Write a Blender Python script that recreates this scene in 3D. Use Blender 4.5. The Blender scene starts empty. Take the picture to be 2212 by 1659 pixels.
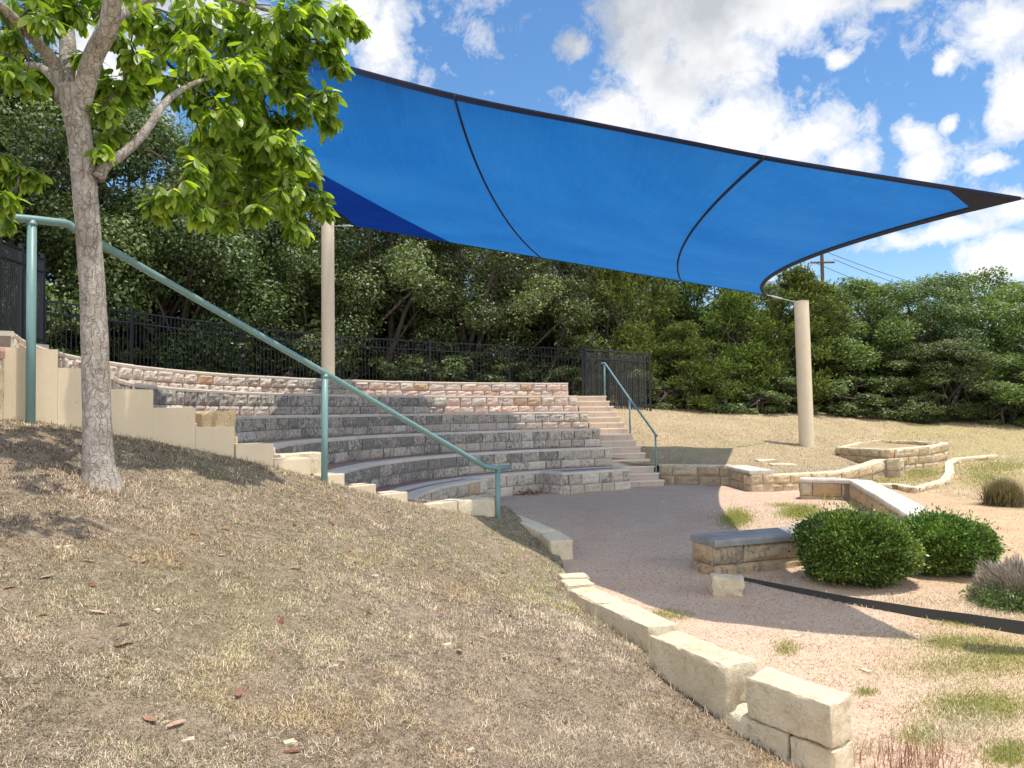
import bpy, bmesh, math, random
import numpy as np
from mathutils import Vector, Matrix, noise as mnoise

random.seed(7)
RNG = np.random.default_rng(11)
C = bpy.context.scene.collection
SC = bpy.context.scene
R_ = math.radians

# ------------------------------------------------------------------ camera
FPX, EYE = 788.0, 1.8                      # focal length in px of a 1024 px wide frame, eye height
PITCH, ROLL = math.atan(28.5 / 788.0), -0.012
cam_d = bpy.data.cameras.new('camera')
cam = bpy.data.objects.new('camera', cam_d); C.objects.link(cam)
cam_d.sensor_width = 36.0; cam_d.lens = 36.0 * FPX / 1024.0
cam_d.clip_start = 0.05; cam_d.clip_end = 4000
RM = Matrix.Rotation(math.pi/2 + PITCH, 3, 'X') @ Matrix.Rotation(ROLL, 3, 'Z')
cam.matrix_world = Matrix.Translation((0, 0, EYE)) @ RM.to_4x4()
SC.camera = cam
EYEV = Vector((0, 0, EYE))

def ray(u, v):                              # survey ray of a photo point (photo measured 2212 wide)
    k = 1.0 / (2.16015 * FPX)
    return (RM @ Vector(((u - 1106) * k, (829.5 - v) * k, -1.0)))
def at_y(u, v, Y):
    r = ray(u, v); return EYEV + r * (Y / r.y)
def at_z(u, v, z):
    r = ray(u, v); return EYEV + r * ((z - EYE) / r.z)
def on_h(u, v, hf):                         # where the ray meets a height function
    r = ray(u, v); t, prev = 1.5, None
    while t < 80:
        p = EYEV + r * t
        if p.z < hf(p.x, p.y): break
        t += 0.02
    return p
def on_plane(u, v, p0, n):
    r = ray(u, v); return EYEV + r * ((p0 - EYEV).dot(n) / r.dot(n))

# ------------------------------------------------------------------ object helpers
def tag(o, label=None, cat=None, group=None, kind=None):
    if label: o['label'] = label
    if cat: o['category'] = cat
    if group: o['group'] = group
    if kind: o['kind'] = kind
    return o
def empty(name, loc=(0, 0, 0), rz=0.0):
    o = bpy.data.objects.new(name, None); C.objects.link(o)
    o.location = loc; o.rotation_euler = (0, 0, rz); o.empty_display_size = 0.2
    return o
def world_of(o):
    m = Matrix.Translation(o.location) @ o.rotation_euler.to_matrix().to_4x4()
    return m if o.parent is None else world_of(o.parent) @ o.matrix_parent_inverse @ m
def attach(o, parent):
    if parent is not None: o.parent = parent; o.matrix_parent_inverse = world_of(parent).inverted()
    return o
class MB:
    """collects faces, with a float 'tone' and 'stain' per vertex; build() links them as one mesh object"""
    def __init__(s): s.v = []; s.f = []; s.t = []; s.st = []; s.mi = []
    def face(s, idx, mi=0): s.f.append(idx); s.mi.append(mi)
    def vert(s, p, tone=0.5, stain=0.0):
        s.v.append(tuple(p)); s.t.append(tone); s.st.append(stain); return len(s.v) - 1
    def grid(s, fn, nu, nv, tone=0.5, stain=0.0, flip=False, mi=0):
        b = len(s.v)
        for j in range(nv + 1):
            for i in range(nu + 1): s.vert(fn(i / nu, j / nv), tone, stain)
        for j in range(nv):
            for i in range(nu):
                a = b + j*(nu+1) + i
                q = (a, a+1, a+nu+2, a+nu+1)
                s.face(q[::-1] if flip else q, mi)
    def box(s, o, ax, ay, az, tone=0.5, stain=0.0, mi=0):     # o = corner
        o, ax, ay, az = Vector(o), Vector(ax), Vector(ay), Vector(az)
        P = [o, o+ax, o+ax+ay, o+ay, o+az, o+ax+az, o+ax+ay+az, o+ay+az]
        b = [s.vert(p, tone, stain) for p in P]
        for q in ((3,2,1,0),(4,5,6,7),(0,1,5,4),(1,2,6,5),(2,3,7,6),(3,0,4,7)): s.face(tuple(b[i] for i in q), mi)
    def tube(s, pts, radii, seg=12, cap=True, tone=0.5, fn=None, mi=0):
        pts = [Vector(p) for p in pts]; n = len(pts); b = len(s.v)
        if not hasattr(radii, '__len__'): radii = [radii]*n
        up = Vector((0.13, 0.31, 0.94))
        for i in range(n):
            t = (pts[min(i+1, n-1)] - pts[max(i-1, 0)]).normalized()
            x = t.cross(up)
            if x.length < 0.1: x = t.cross(Vector((1, 0, 0)))
            x.normalize(); y = x.cross(t)
            for k in range(seg):
                a = 2*math.pi*k/seg; r = radii[i]
                if fn: r *= fn(i, a)
                s.vert(pts[i] + x*(math.cos(a)*r) + y*(math.sin(a)*r), tone)
        for i in range(n-1):
            for k in range(seg):
                a = b+i*seg+k; c = b+i*seg+(k+1)%seg
                s.face((a, a+seg, c+seg, c), mi)
        if cap:
            s.face(tuple(b+k for k in range(seg)), mi); s.face(tuple(b+(n-1)*seg+k for k in reversed(range(seg))), mi)
    def build(s, name, mats, parent=None, smooth=False, bevel=0.0):
        me = bpy.data.meshes.new(name); me.from_pydata(s.v, [], s.f)
        for m in (mats if isinstance(mats, (list, tuple)) else [mats]): me.materials.append(m)
        a = me.attributes.new('tone', 'FLOAT', 'POINT'); a.data.foreach_set('value', np.array(s.t, dtype=np.float32))
        a = me.attributes.new('stain', 'FLOAT', 'POINT'); a.data.foreach_set('value', np.array(s.st, dtype=np.float32))
        me.polygons.foreach_set('material_index', np.array(s.mi, dtype=np.int32))
        if smooth: me.polygons.foreach_set('use_smooth', [True]*len(me.polygons))
        me.update()
        o = bpy.data.objects.new(name, me); C.objects.link(o); attach(o, parent)
        if bevel:
            md = o.modifiers.new('bevel', 'BEVEL'); md.width = bevel; md.segments = 2; md.limit_method = 'ANGLE'; md.angle_limit = R_(40)
        return o
def np_mesh(name, V, nper, mat, tone=None, parent=None, smooth=False, F=None):
    """V (N*nper,3): N faces of nper verts each (or F: faces index array)"""
    V = np.ascontiguousarray(V, dtype=np.float32); me = bpy.data.meshes.new(name)
    F = np.arange(len(V), dtype=np.int32).reshape(-1, nper) if F is None else F.astype(np.int32)
    me.vertices.add(len(V)); me.vertices.foreach_set('co', V.ravel())
    me.loops.add(F.size); me.loops.foreach_set('vertex_index', F.ravel())
    me.polygons.add(len(F)); me.polygons.foreach_set('loop_start', np.arange(0, F.size, F.shape[1], dtype=np.int32))
    me.polygons.foreach_set('loop_total', np.full(len(F), F.shape[1], dtype=np.int32))
    if smooth: me.polygons.foreach_set('use_smooth', np.ones(len(F), dtype=bool))
    if tone is not None:
        a = me.attributes.new('tone', 'FLOAT', 'POINT'); a.data.foreach_set('value', np.ascontiguousarray(tone, dtype=np.float32))
    me.materials.append(mat); me.update(calc_edges=True)
    if name is None: return me
    o = bpy.data.objects.new(name, me); C.objects.link(o); attach(o, parent)
    return o
def copy_tree(o, parent=None):
    c = o.copy(); C.objects.link(c)
    if parent is not None: c.parent = parent
    for ch in list(o.children): copy_tree(ch, c)
    return c

# ------------------------------------------------------------------ materials
class NT:
    def __init__(s, name):
        s.m = bpy.data.materials.new(name); s.m.use_nodes = True; s.nt = s.m.node_tree
        s.nt.nodes.clear(); s.out = s.nt.nodes.new('ShaderNodeOutputMaterial')
    def n(s, typ, props=None, **ins):
        nd = s.nt.nodes.new('ShaderNode' + typ)
        for k, v in (props or {}).items(): setattr(nd, k, v)
        for k, v in ins.items():
            key = int(k[1:]) if k[0] == '_' and k[1:].isdigit() else k.replace('_', ' ')
            sock = nd.inputs[key]
            if isinstance(v, bpy.types.NodeSocket): s.nt.links.new(v, sock)
            else: sock.default_value = v
        return nd
    def pos(s): return s.n('NewGeometry').outputs['Position']
    def objc(s): return s.n('TexCoord').outputs['Object']
    def attr(s, a): return s.n('Attribute', {'attribute_name': a}).outputs['Fac']
    def noise(s, vec, scale, detail=4.0, rough=0.6, dist=0.0):
        return s.n('TexNoise', Vector=vec, Scale=scale, Detail=detail, Roughness=rough, Distortion=dist).outputs['Fac']
    def vor(s, vec, scale, out='Distance', feature='F1'):
        return s.n('TexVoronoi', {'feature': feature}, Vector=vec, Scale=scale).outputs[out]
    def ramp(s, fac, stops):
        nd = s.n('ValToRGB', Fac=fac); cr = nd.color_ramp
        while len(cr.elements) < len(stops): cr.elements.new(0.5)
        for e, (p, c) in zip(cr.elements, stops):
            e.position = p; e.color = (c, c, c, 1) if not hasattr(c, '__len__') else (*c, 1)
        return nd.outputs['Color']
    def mix(s, fac, a, b, mode='MIX'):
        nd = s.nt.nodes.new('ShaderNodeMix'); nd.data_type = 'RGBA'; nd.blend_type = mode
        for i, v in ((0, fac), (6, a), (7, b)):
            if isinstance(v, bpy.types.NodeSocket): s.nt.links.new(v, nd.inputs[i])
            else: nd.inputs[i].default_value = v if i == 0 else (*v[:3], 1)
        return nd.outputs[2]
    def math(s, op, a, b=0.0, c=0.0, clamp=False):
        return s.n('Math', {'operation': op, 'use_clamp': clamp}, _0=a, _1=b, _2=c).outputs[0]
    def bump(s, h, strength=0.5, dist=0.01):
        return s.n('Bump', Height=h, Strength=strength, Distance=dist).outputs['Normal']
    def pbr(s, col, rough=0.85, normal=None, metal=0.0, spec=0.3):
        nd = s.n('BsdfPrincipled', Roughness=rough, Metallic=metal)
        nd.inputs['Specular IOR Level'].default_value = spec
        if isinstance(col, bpy.types.NodeSocket): s.nt.links.new(col, nd.inputs['Base Color'])
        else: nd.inputs['Base Color'].default_value = (*col, 1)
        if normal is not None: s.nt.links.new(normal, nd.inputs['Normal'])
        return nd.outputs[0]
    def done(s, surf): s.nt.links.new(surf, s.out.inputs['Surface']); return s.m

def m_rough_stone(name, base=(0.50, 0.41, 0.29), light=(0.60, 0.54, 0.43), pink=(0.56, 0.39, 0.28), stain=1.0):
    N = NT(name); p = N.pos(); tn = N.attr('tone'); st = N.attr('stain')
    c = N.ramp(tn, [(0.0, tuple(x*0.86 for x in base)), (0.3, base), (0.62, light), (0.82, pink), (1.0, (0.50, 0.33, 0.18))])
    n1 = N.noise(p, 9.0, 6, 0.65); c = N.mix(N.ramp(n1, [(0.35, 0.0), (0.72, 0.6)]), c, tuple(x*0.62 for x in base))
    n2 = N.noise(p, 70.0, 3, 0.7); c = N.mix(0.35, c, N.ramp(n2, [(0.3, 0.35), (0.7, 0.75)]), 'OVERLAY')
    # lichen: dark grey crust, its amount given per block
    L = N.noise(p, 17.0, 7, 0.75, 0.6); V = N.noise(p, 4.0, 3, 0.6)
    L2 = N.noise(N.n('Mapping', Vector=p, Scale=(1, 1, .22)).outputs[0], 26.0, 5, 0.7)
    lm = N.math('ADD', N.math('ADD', N.math('MULTIPLY', L, 0.75), N.math('MULTIPLY', V, 0.25)), N.math('MULTIPLY', N.math('SUBTRACT', L2, .5), .55))
    lm = N.math('ADD', lm, N.math('MULTIPLY', st, 0.25*stain))
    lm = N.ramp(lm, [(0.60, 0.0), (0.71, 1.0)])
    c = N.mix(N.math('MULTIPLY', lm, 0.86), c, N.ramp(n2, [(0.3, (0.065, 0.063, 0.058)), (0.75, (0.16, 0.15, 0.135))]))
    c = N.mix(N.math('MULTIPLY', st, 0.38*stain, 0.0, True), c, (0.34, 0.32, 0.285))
    h = N.math('ADD', N.math('MULTIPLY', N.noise(p, 24, 6, 0.7), 1.0), N.math('MULTIPLY', N.noise(p, 110, 3, 0.6), 0.3))
    return N.done(N.pbr(c, 0.92, N.bump(h, 0.8, 0.022), spec=0.15))
def m_sawn_stone(name, col=(0.58, 0.47, 0.31), dark=0.75):
    N = NT(name); p = N.pos(); tn = N.attr('tone')
    c = N.mix(tn, tuple(x*0.92 for x in col), tuple(min(1, x*1.06) for x in col))
    c = N.mix(N.ramp(N.noise(p, 2.6, 5, 0.65), [(0.35, 0.0), (0.75, 0.55)]), c, tuple(x*dark for x in col))
    c = N.mix(N.ramp(N.noise(p, 34, 4, 0.7), [(0.62, 0.0), (0.74, 0.5)]), c, (0.30, 0.21, 0.12))
    sp = N.vor(p, 28); c = N.mix(N.ramp(sp, [(0.05, 0.6), (0.085, 0.0)]), c, (0.2, 0.15, 0.1))
    h = N.math('ADD', N.noise(p, 60, 5, 0.7), N.math('MULTIPLY', N.noise(p, 9, 3), 0.8))
    return N.done(N.pbr(c, 0.9, N.bump(h, 0.35, 0.006), spec=0.15))
def m_curb_stone(name):
    N = NT(name); p = N.pos()
    c = N.ramp(N.noise(p, 3.0, 6, 0.65), [(0.3, (0.66, 0.54, 0.365)), (0.5, (0.74, 0.64, 0.46)), (0.75, (0.66, 0.58, 0.44))])
    c = N.mix(N.ramp(N.noise(p, 14, 6, 0.75, 0.8), [(0.52, 0.0), (0.75, 0.7)]), c, (0.40, 0.30, 0.18))
    c = N.mix(N.ramp(N.noise(p, 46, 4, .8), [(0.58, 0.0), (0.68, 0.65)]), c, (0.36, 0.28, 0.18))
    c = N.mix(N.ramp(N.noise(p, 5.5, 6, .75, .6), [(0.56, 0.0), (0.70, 0.55)]), c, (0.27, 0.245, 0.20))
    c = N.mix(N.ramp(N.vor(p, 36), [(0.06, 0.8), (0.13, 0.0)]), c, (0.24, 0.19, 0.13))
    z = N.n('SeparateXYZ', Vector=N.n('NewGeometry').outputs['Normal']).outputs['Z']
    h = N.math('ADD', N.noise(p, 26, 7, 0.72), N.math('MULTIPLY', N.noise(p, 120, 3, 0.6), 0.25))
    return N.done(N.pbr(c, 0.92, N.bump(h, 0.9, 0.028), spec=0.15))
def m_mortar():
    N = NT('mortar'); p = N.pos()
    c = N.ramp(N.noise(p, 30, 4), [(0.3, (0.17, 0.13, 0.105)), (0.7, (0.26, 0.20, 0.165))])
    return N.done(N.pbr(c, 0.95, spec=0.1))
def m_paver():
    N = NT('red_paver'); p = N.pos()
    bt = N.n('TexBrick', Vector=p, Scale=4.6, Mortar_Size=0.012, Color1=(0.34, 0.17, 0.13, 1), Color2=(0.42, 0.24, 0.19, 1), Mortar=(0.26, 0.2, 0.17, 1))
    c = N.mix(N.ramp(N.noise(p, 7, 5, 0.7), [(0.4, 0.0), (0.75, 0.5)]), bt.outputs['Color'], (0.30, 0.25, 0.22))
    return N.done(N.pbr(c, 0.9, N.bump(N.noise(p, 90, 3), 0.3, 0.004), spec=0.2))
def m_cap(name, a=(0.30, 0.30, 0.29), b=(0.48, 0.47, 0.44)):
    N = NT(name); p = N.pos()
    c = N.ramp(N.noise(p, 3.2, 6, 0.7), [(0.3, a), (0.68, b)])
    c = N.mix(N.ramp(N.noise(p, 28, 5, 0.75), [(0.55, 0.0), (0.7, 0.6)]), c, tuple(x*0.45 for x in a))
    c = N.mix(N.ramp(N.noise(p, 130, 2, 0.7), [(0.4, 0.0), (0.8, 0.5)]), c, tuple(x*1.35 for x in b))
    return N.done(N.pbr(c, 0.85, N.bump(N.noise(p, 70, 5, 0.7), 0.35, 0.006), spec=0.25))
def m_paint(name, col, rough=0.45, chip=0.0, chipc=(0.16, 0.07, 0.03)):
    N = NT(name); p = N.pos()
    c = N.mix(N.ramp(N.noise(p, 3.5, 5, 0.7), [(0.35, 0.0), (0.75, 0.45)]), col, tuple(x*0.78 for x in col))
    c = N.mix(N.ramp(N.noise(p, 40, 3, 0.7), [(0.5, 0.0), (0.8, 0.25)]), c, tuple(min(1, x*1.3+0.02) for x in col))
    if chip: c = N.mix(N.ramp(N.noise(p, 24, 6, 0.75), [(0.71-chip*0.1, 0.0), (0.76-chip*0.1, 1.0)]), c, chipc)
    return N.done(N.pbr(c, rough, N.bump(N.noise(p, 55, 3), 0.06, 0.003), spec=0.4))
def m_leaf(name, dark, mid, lite, trans=0.35, tcol=None, rough=0.5, spec=0.35, tscale=0.0):
    N = NT(name); tn = N.attr('tone')
    oi = N.n('ObjectInfo').outputs['Random']
    c = N.ramp(tn, [(0.0, dark), (0.55, mid), (1.0, lite)])
    hsv = N.n('HueSaturation', Hue=N.math('ADD', 0.485, N.math('MULTIPLY', oi, 0.03)), Saturation=0.95, Value=N.math('ADD', 0.86, N.math('MULTIPLY', oi, 0.28)), Color=c)
    c = hsv.outputs['Color']
    a = N.pbr(c, rough, spec=spec)
    t = N.n('BsdfTranslucent', Color=N.mix(1.0, c, tcol or (1.3, 1.5, 0.55), 'MULTIPLY')).outputs[0]
    return N.done(N.n('MixShader', Fac=trans, _1=a, _2=t).outputs[0])
def m_bark(name, a, b, crack=(0.05, 0.04, 0.03), sc=1.0):
    N = NT(name); p = N.pos()
    mp = N.n('Mapping', Vector=p, Scale=(1.0, 1.0, 0.30)).outputs[0]
    w = N.n('VectorMath', {'operation': 'ADD'}, _0=mp, _1=N.n('VectorMath', {'operation': 'SCALE'}, _0=N.n('TexNoise', Vector=p, Scale=14.0*sc, Detail=4.0).outputs['Color'], Scale=0.11/sc).outputs[0]).outputs[0]
    e = N.vor(w, 20*sc, feature='DISTANCE_TO_EDGE')
    pl = N.ramp(e, [(0.0, 0.0), (0.07, 1.0)])
    c = N.ramp(N.noise(p, 26*sc, 7, 0.78), [(0.30, a), (0.66, b)])
    c = N.mix(N.ramp(N.noise(p, 5.5*sc, 5, 0.7), [(0.45, 0.0), (0.68, 0.65)]), c, (a[0]*.82, a[1]*.74, a[2]*.66))
    cell = N.n('RGBToBW', Color=N.vor(w, 20*sc, out='Color')).outputs[0]
    gate = N.ramp(N.noise(p, 13*sc, 4, .7), [(0.50, 0.0), (0.66, 0.75)])
    c = N.mix(N.math('MULTIPLY', N.math('SUBTRACT', 1.0, pl), gate), c, crack)
    c = N.mix(N.ramp(N.noise(p, 60*sc, 4, .8), [(0.58, 0.0), (0.72, 0.6)]), c, crack)
    h = N.math('ADD', N.math('MULTIPLY', pl, 0.5), N.math('ADD', N.math('MULTIPLY', N.noise(p, 45*sc, 6, 0.75), 0.8), N.math('MULTIPLY', cell, .7)))
    return N.done(N.pbr(c, 0.95, N.bump(h, 1.0, 0.014), spec=0.1))

M_TIER = m_rough_stone('tier_limestone', (0.60, 0.51, 0.40), (0.72, 0.64, 0.53), (0.70, 0.51, 0.39), 0.95)
M_WARM = m_rough_stone('warm_limestone', (0.52, 0.40, 0.245), (0.60, 0.50, 0.34), (0.50, 0.35, 0.19), 0.6)
M_SAWN = m_sawn_stone('sawn_limestone', (0.70, 0.58, 0.415), .80)
M_STEP = m_sawn_stone('pink_step_stone', (0.62, 0.475, 0.36), 0.80)
M_TREAD = m_sawn_stone('pale_tread_stone', (0.74, 0.63, 0.50), 0.82)
M_COPE = m_sawn_stone('coping_stone', (0.66, 0.58, 0.46), 0.78)
M_CURB = m_curb_stone('curb_limestone')
M_MORT = m_mortar()
M_PAVE = m_paver()
M_CAPG = m_cap('grey_cap_stone', (0.15, 0.15, 0.145), (0.33, 0.325, 0.31))
M_CAPL = m_cap('pale_cap_stone', (0.36, 0.33, 0.285), (0.62, 0.57, 0.49))
M_TEAL = m_paint('teal_paint', (0.155, 0.27, 0.265), 0.42, 0.12)
M_BLACK = m_paint('black_paint', (0.012, 0.014, 0.018), 0.4)
M_BEIGE = m_paint('beige_paint', (0.66, 0.555, 0.405), 0.55)
M_OLIVE = m_leaf('olive_bunch_grass', (0.10, 0.085, 0.035), (0.27, 0.235, 0.11), (0.46, 0.40, 0.22), .3, tcol=(1.1, 1.1, .7), rough=.8)
M_STEEL = m_paint('weathered_steel', (0.045, 0.047, 0.045), 0.7)
M_STEEL2 = m_paint('dull_mesh_wire', (0.24, 0.245, 0.25), .5)
M_GALV = m_paint('galvanised_steel', (0.42, 0.43, 0.44), 0.35)

# ------------------------------------------------------------------ key survey numbers
CX, CY = 4.5, 12.6                                   # centre of the seating arcs
K = Vector((-3.76, 6.70)); CP = Vector((-0.20, 10.80))     # upper kink and foot of the near handrail
U = (CP - K).normalized(); RUN = (CP - K).length            # stair direction, downhill
NIN = Vector((-U.y, U.x))                                   # into the stair, away from the camera
def rail_xy(t, off=0.0): p = K + U*t + NIN*off; return p     # t metres downhill from K
RISE = 0.152; NST = 15; TREAD = RUN*0.93 / NST
TZ = [0.0, 0.47, 0.92, 1.37, 1.80, 2.25, 2.64]              # tier tops
TR = [0.0, 6.50, 7.14, 7.97, 8.84, 9.71, 10.58]             # tier front radii
SUN = Vector((0.22, -0.07, 1.0)).normalized()               # towards the sun

# ------------------------------------------------------------------ ground heights
def rbf(pts):
    P = np.array(pts, dtype=float); X, Zv = P[:, :2], P[:, 2]; n = len(X)
    def ker(d2): return 0.5*d2*np.log(np.maximum(d2, 1e-9))
    A = np.zeros((n+3, n+3)); d2 = ((X[:, None]-X[None])**2).sum(-1); A[:n, :n] = ker(d2) + 0.02*np.eye(n)
    A[:n, n] = 1; A[:n, n+1:] = X; A[n, :n] = 1; A[n+1:, :n] = X.T
    w = np.linalg.solve(A, np.concatenate([Zv, np.zeros(3)]))
    def f(x, y):
        q = np.stack([np.asarray(x, float).ravel(), np.asarray(y, float).ravel()], -1)
        out = ker(((q[:, None]-X[None])**2).sum(-1)) @ w[:n] + w[n] + q @ w[n+1:]
        return out.reshape(np.shape(x)) if np.shape(x) else float(out[0])
    return f
def low_np(x, y):
    x = np.asarray(x, float); y = np.asarray(y, float)
    z = -0.03*np.clip(12-y, 0, 17)
    g = np.clip((x-6.5)/3.2, 0, 1); z = z + g*0.105*np.clip(y-17, 0, 14) - 0.03*np.clip(x-6, 0, 12)*np.clip((15-y)/6, 0, 1)
    return z
def low(x, y): return float(low_np(x, y))
pn = Vector((NIN.x, NIN.y, 0)); p0 = Vector((K.x, K.y, 0)) - pn*0.02
CHEEK_PX = [(67, 915), (180, 932), (300, 950), (420, 977), (510, 994), (600, 1014), (690, 1038), (745, 1054), (880, 1090), (990, 1106), (1060, 1116)]
mpts = [tuple(on_plane(u, v, p0, pn)) for u, v in CHEEK_PX]
tb = at_y(222, 1046, 5.5)
mpts += [tuple(tb), (0, 0, .22), (0, 3.4, .25), (-1.73, 2.66, .60), (-4, 0, 1.15), (-4.2, 3.6, 1.5), (-6.4, 6, 2.15), (-9, 3, 2.4), (-7.5, 9, 2.6),
         (1.6, 0, -.1), (2.2, 2, -.3), (-0.2, 10.4, .27), (0.25, 9.9, .10), (0.40, 8.6, .02), (0.42, 7.3, .06), (0.8, 6.2, .03), (1.08, 5.2, -.08), (1.45, 4.4, -.19), (1.7, 3.6, -.26), (-1, -4, .3), (-8, -5, 1.9), (0, 6.2, .32), (-1.5, 7.2, .8)]
mound_f = rbf(mpts)
def mound(x, y): return mound_f(x, y)
lpts = [(3.7, 19.4, .42), (5.3, 19.2, .42), (5.6, 17.6, .32), (7.0, 18.0, .30), (8.2, 19.0, .34), (9.6, 20.4, .42), (9.8, 20.9, .52), (13.8, 25.2, .62), (8.0, 22.3, .76),
        (3.4, 22.0, 1.25), (3.2, 23.6, 1.75), (4.4, 25.4, 1.80), (4.7, 28, 1.90), (11.4, 28, 1.42), (17.3, 27, .86), (24, 30, .9), (12, 36, 2.2), (25, 40, 1.6), (0, 36, 2.6), (-3, 26, 2.3), (3.6, 20.6, .75), (6, 20.6, .62)]
lawn_f = rbf(lpts)
def lawn(x, y): return lawn_f(x, y)
def hill_np(x, y):
    r = np.hypot(x-CX, y-CY); th = np.degrees(np.arctan2(y-CY, x-CX)) % 360
    z = np.interp(th, [60, 98, 120, 165, 190, 215, 300], [1.4, 1.85, 2.12, 2.42, 2.5, 2.6, 2.6])
    return z + 0.03*np.clip(r-13, 0, 25)
# ------------------------------------------------------------------ curb line (far to near): top ends in survey points, top height
CURBS = [((1092, 1108), (1184, 1146), .34, .22, .27, .50), ((1184, 1145), (1214, 1168), .21, .18, .30, .40), ((1234, 1237), (1246, 1246), .05, .05, .30, .2),
         ((1240, 1250), (1254, 1262), .07, .07, .30, .24), ((1252, 1268), (1318, 1299), .12, .14, .28, .32), ((1316, 1299), (1436, 1352), .16, .18, .27, .40),
         ((1432, 1366), (1603, 1433), .20, .20, .26, .42), ((1630, 1449), (1822, 1513), .20, .17, .25, .25)]
cw = []
for a, b, za, zb, w, h in CURBS: cw.append((at_z(*a, za), at_z(*b, zb), w, h))

# ------------------------------------------------------------------ ground sheets
def pip(x, y, poly):
    x = np.asarray(x); y = np.asarray(y); ins = np.zeros(x.shape, bool); n = len(poly)
    for i in range(n):
        x1, y1 = poly[i][0], poly[i][1]; x2, y2 = poly[(i+1) % n][0], poly[(i+1) % n][1]
        if y1 == y2: continue
        c = (y1 > y) != (y2 > y); ins ^= c & (x < (x2-x1)*(y-y1)/(y2-y1)+x1)
    return ins
def fbm2(x, y, s, seed=0, octs=3):
    o = np.zeros(np.shape(x)); a = 1.0
    r = np.random.default_rng(seed)
    for k in range(octs):
        for j in range(5):
            th = r.uniform(0, 6.28); ph = r.uniform(0, 6.28); f = s*(1.9**k)*r.uniform(.7, 1.3)
            o += a*np.sin(f*(x*math.cos(th)+y*math.sin(th))+ph)/5
        a *= .55
    return o
def sheet(name, xs, ys, hf, mat, poly=None, rough=0.012):
    X, Y = np.meshgrid(xs, ys); Z = hf(X, Y) + rough*fbm2(X, Y, 4.0, 3)
    V = np.stack([X.ravel(), Y.ravel(), Z.ravel()], -1); nx, ny = len(xs), len(ys)
    I = np.arange(nx*ny).reshape(ny, nx)
    F = np.stack([I[:-1, :-1].ravel(), I[:-1, 1:].ravel(), I[1:, 1:].ravel(), I[1:, :-1].ravel()], -1)
    if poly is not None:
        xc = (X[:-1, :-1]+X[1:, 1:])/2; yc = (Y[:-1, :-1]+Y[1:, 1:])/2
        F = F[pip(xc.ravel(), yc.ravel(), poly)]
        used = np.unique(F); mp = np.zeros(len(V), int); mp[used] = np.arange(len(used)); V = V[used]; F = mp[F]
    return np_mesh(name, V, 4, mat, smooth=True, F=F)
def axis(lo, hi, step, far):
    a = list(np.arange(lo, hi+1e-6, step)); d = step
    while a[-1] < far: d *= 1.35; a.append(a[-1]+d)
    d = step
    while a[0] > -far: d *= 1.35; a.insert(0, a[0]-d)
    return np.array(a)
ca = cw[0][0]
MOUND_POLY = [rail_xy(-14, .2), rail_xy(RUN-0.02, .2), (ca.x, ca.y)] + [((a.x+b.x)/2, (a.y+b.y)/2) for a, b, w, h in cw[1:]] + [(cw[-1][1].x, cw[-1][1].y), (2.1, 3.4), (2.6, 1.0), (3, -8), (-14, -8)]
MOUND_POLY = [(p[0], p[1]) for p in MOUND_POLY]
def m_stage():
    N = NT('decomposed_granite'); p = N.pos(); xyz = N.n('SeparateXYZ', Vector=p); x, y = xyz.outputs[0], xyz.outputs[1]
    c = N.ramp(N.noise(p, 1.1, 5, 0.6), [(0.3, (0.55, 0.378, 0.262)), (0.55, (0.595, 0.435, 0.318)), (0.8, (0.505, 0.363, 0.262))])
    g = N.vor(p, 85, out='Color'); gb = N.n('RGBToBW', Color=g).outputs[0]
    c = N.mix(0.45, c, N.ramp(gb, [(0.15, (0.30, 0.29, 0.28)), (0.5, (0.5, 0.5, 0.5)), (0.85, (0.70, 0.69, 0.67))]), 'OVERLAY')
    c = N.mix(N.ramp(N.noise(p, 46, 4, 0.8), [(0.66, 0.0), (0.74, 0.5)]), c, (0.66, 0.58, 0.48))
    c = N.mix(N.ramp(N.noise(p, 24, 6, 0.8, 0.5), [(0.61, 0.0), (0.72, 0.5)]), c, (0.23, 0.175, 0.13))
    # towards the right the granite gives way to bare orange earth, then to thin straw-coloured turf
    wob = N.math('MULTIPLY', N.math('SUBTRACT', N.noise(p, 0.7, 5, 0.65), 0.5), 3.4)
    e = N.math('ADD', N.math('SUBTRACT', x, N.math('ADD', 3.4, N.math('MULTIPLY', N.math('MAXIMUM', N.math('SUBTRACT', y, 7.0), 0.0), 0.33))), wob)
    earth = N.ramp(N.noise(p, 2.0, 6, 0.65), [(0.3, (0.50, 0.335, 0.195)), (0.7, (0.58, 0.43, 0.28))])
    earth = N.mix(N.ramp(N.noise(p, 34, 5, 0.8), [(0.56, 0.0), (0.70, 0.55)]), earth, (0.33, 0.27, 0.13))
    c = N.mix(N.ramp(e, [(0.0, 0.0), (0.9, 1.0)]), c, earth)
    turf = N.ramp(N.noise(p, 28, 5, 0.75), [(0.3, (0.22, 0.19, 0.08)), (0.55, (0.42, 0.34, 0.17)), (0.8, (0.52, 0.43, 0.25))])
    tm = N.math('ADD', N.noise(p, 0.55, 6, 0.68), N.math('MULTIPLY', N.math('SUBTRACT', x, 9.0), 0.05))
    c = N.mix(N.math('MULTIPLY', N.ramp(tm, [(0.50, 0.0), (0.64, 1.0)]), N.ramp(e, [(0.0, 0.15), (0.4, 1.0)])), c, turf)
    h = N.math('ADD', gb, N.math('MULTIPLY', N.noise(p, 40, 5, 0.7), 1.2))
    return N.done(N.pbr(c, 0.95, N.bump(h, 0.75, 0.012), spec=0.1))
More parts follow.
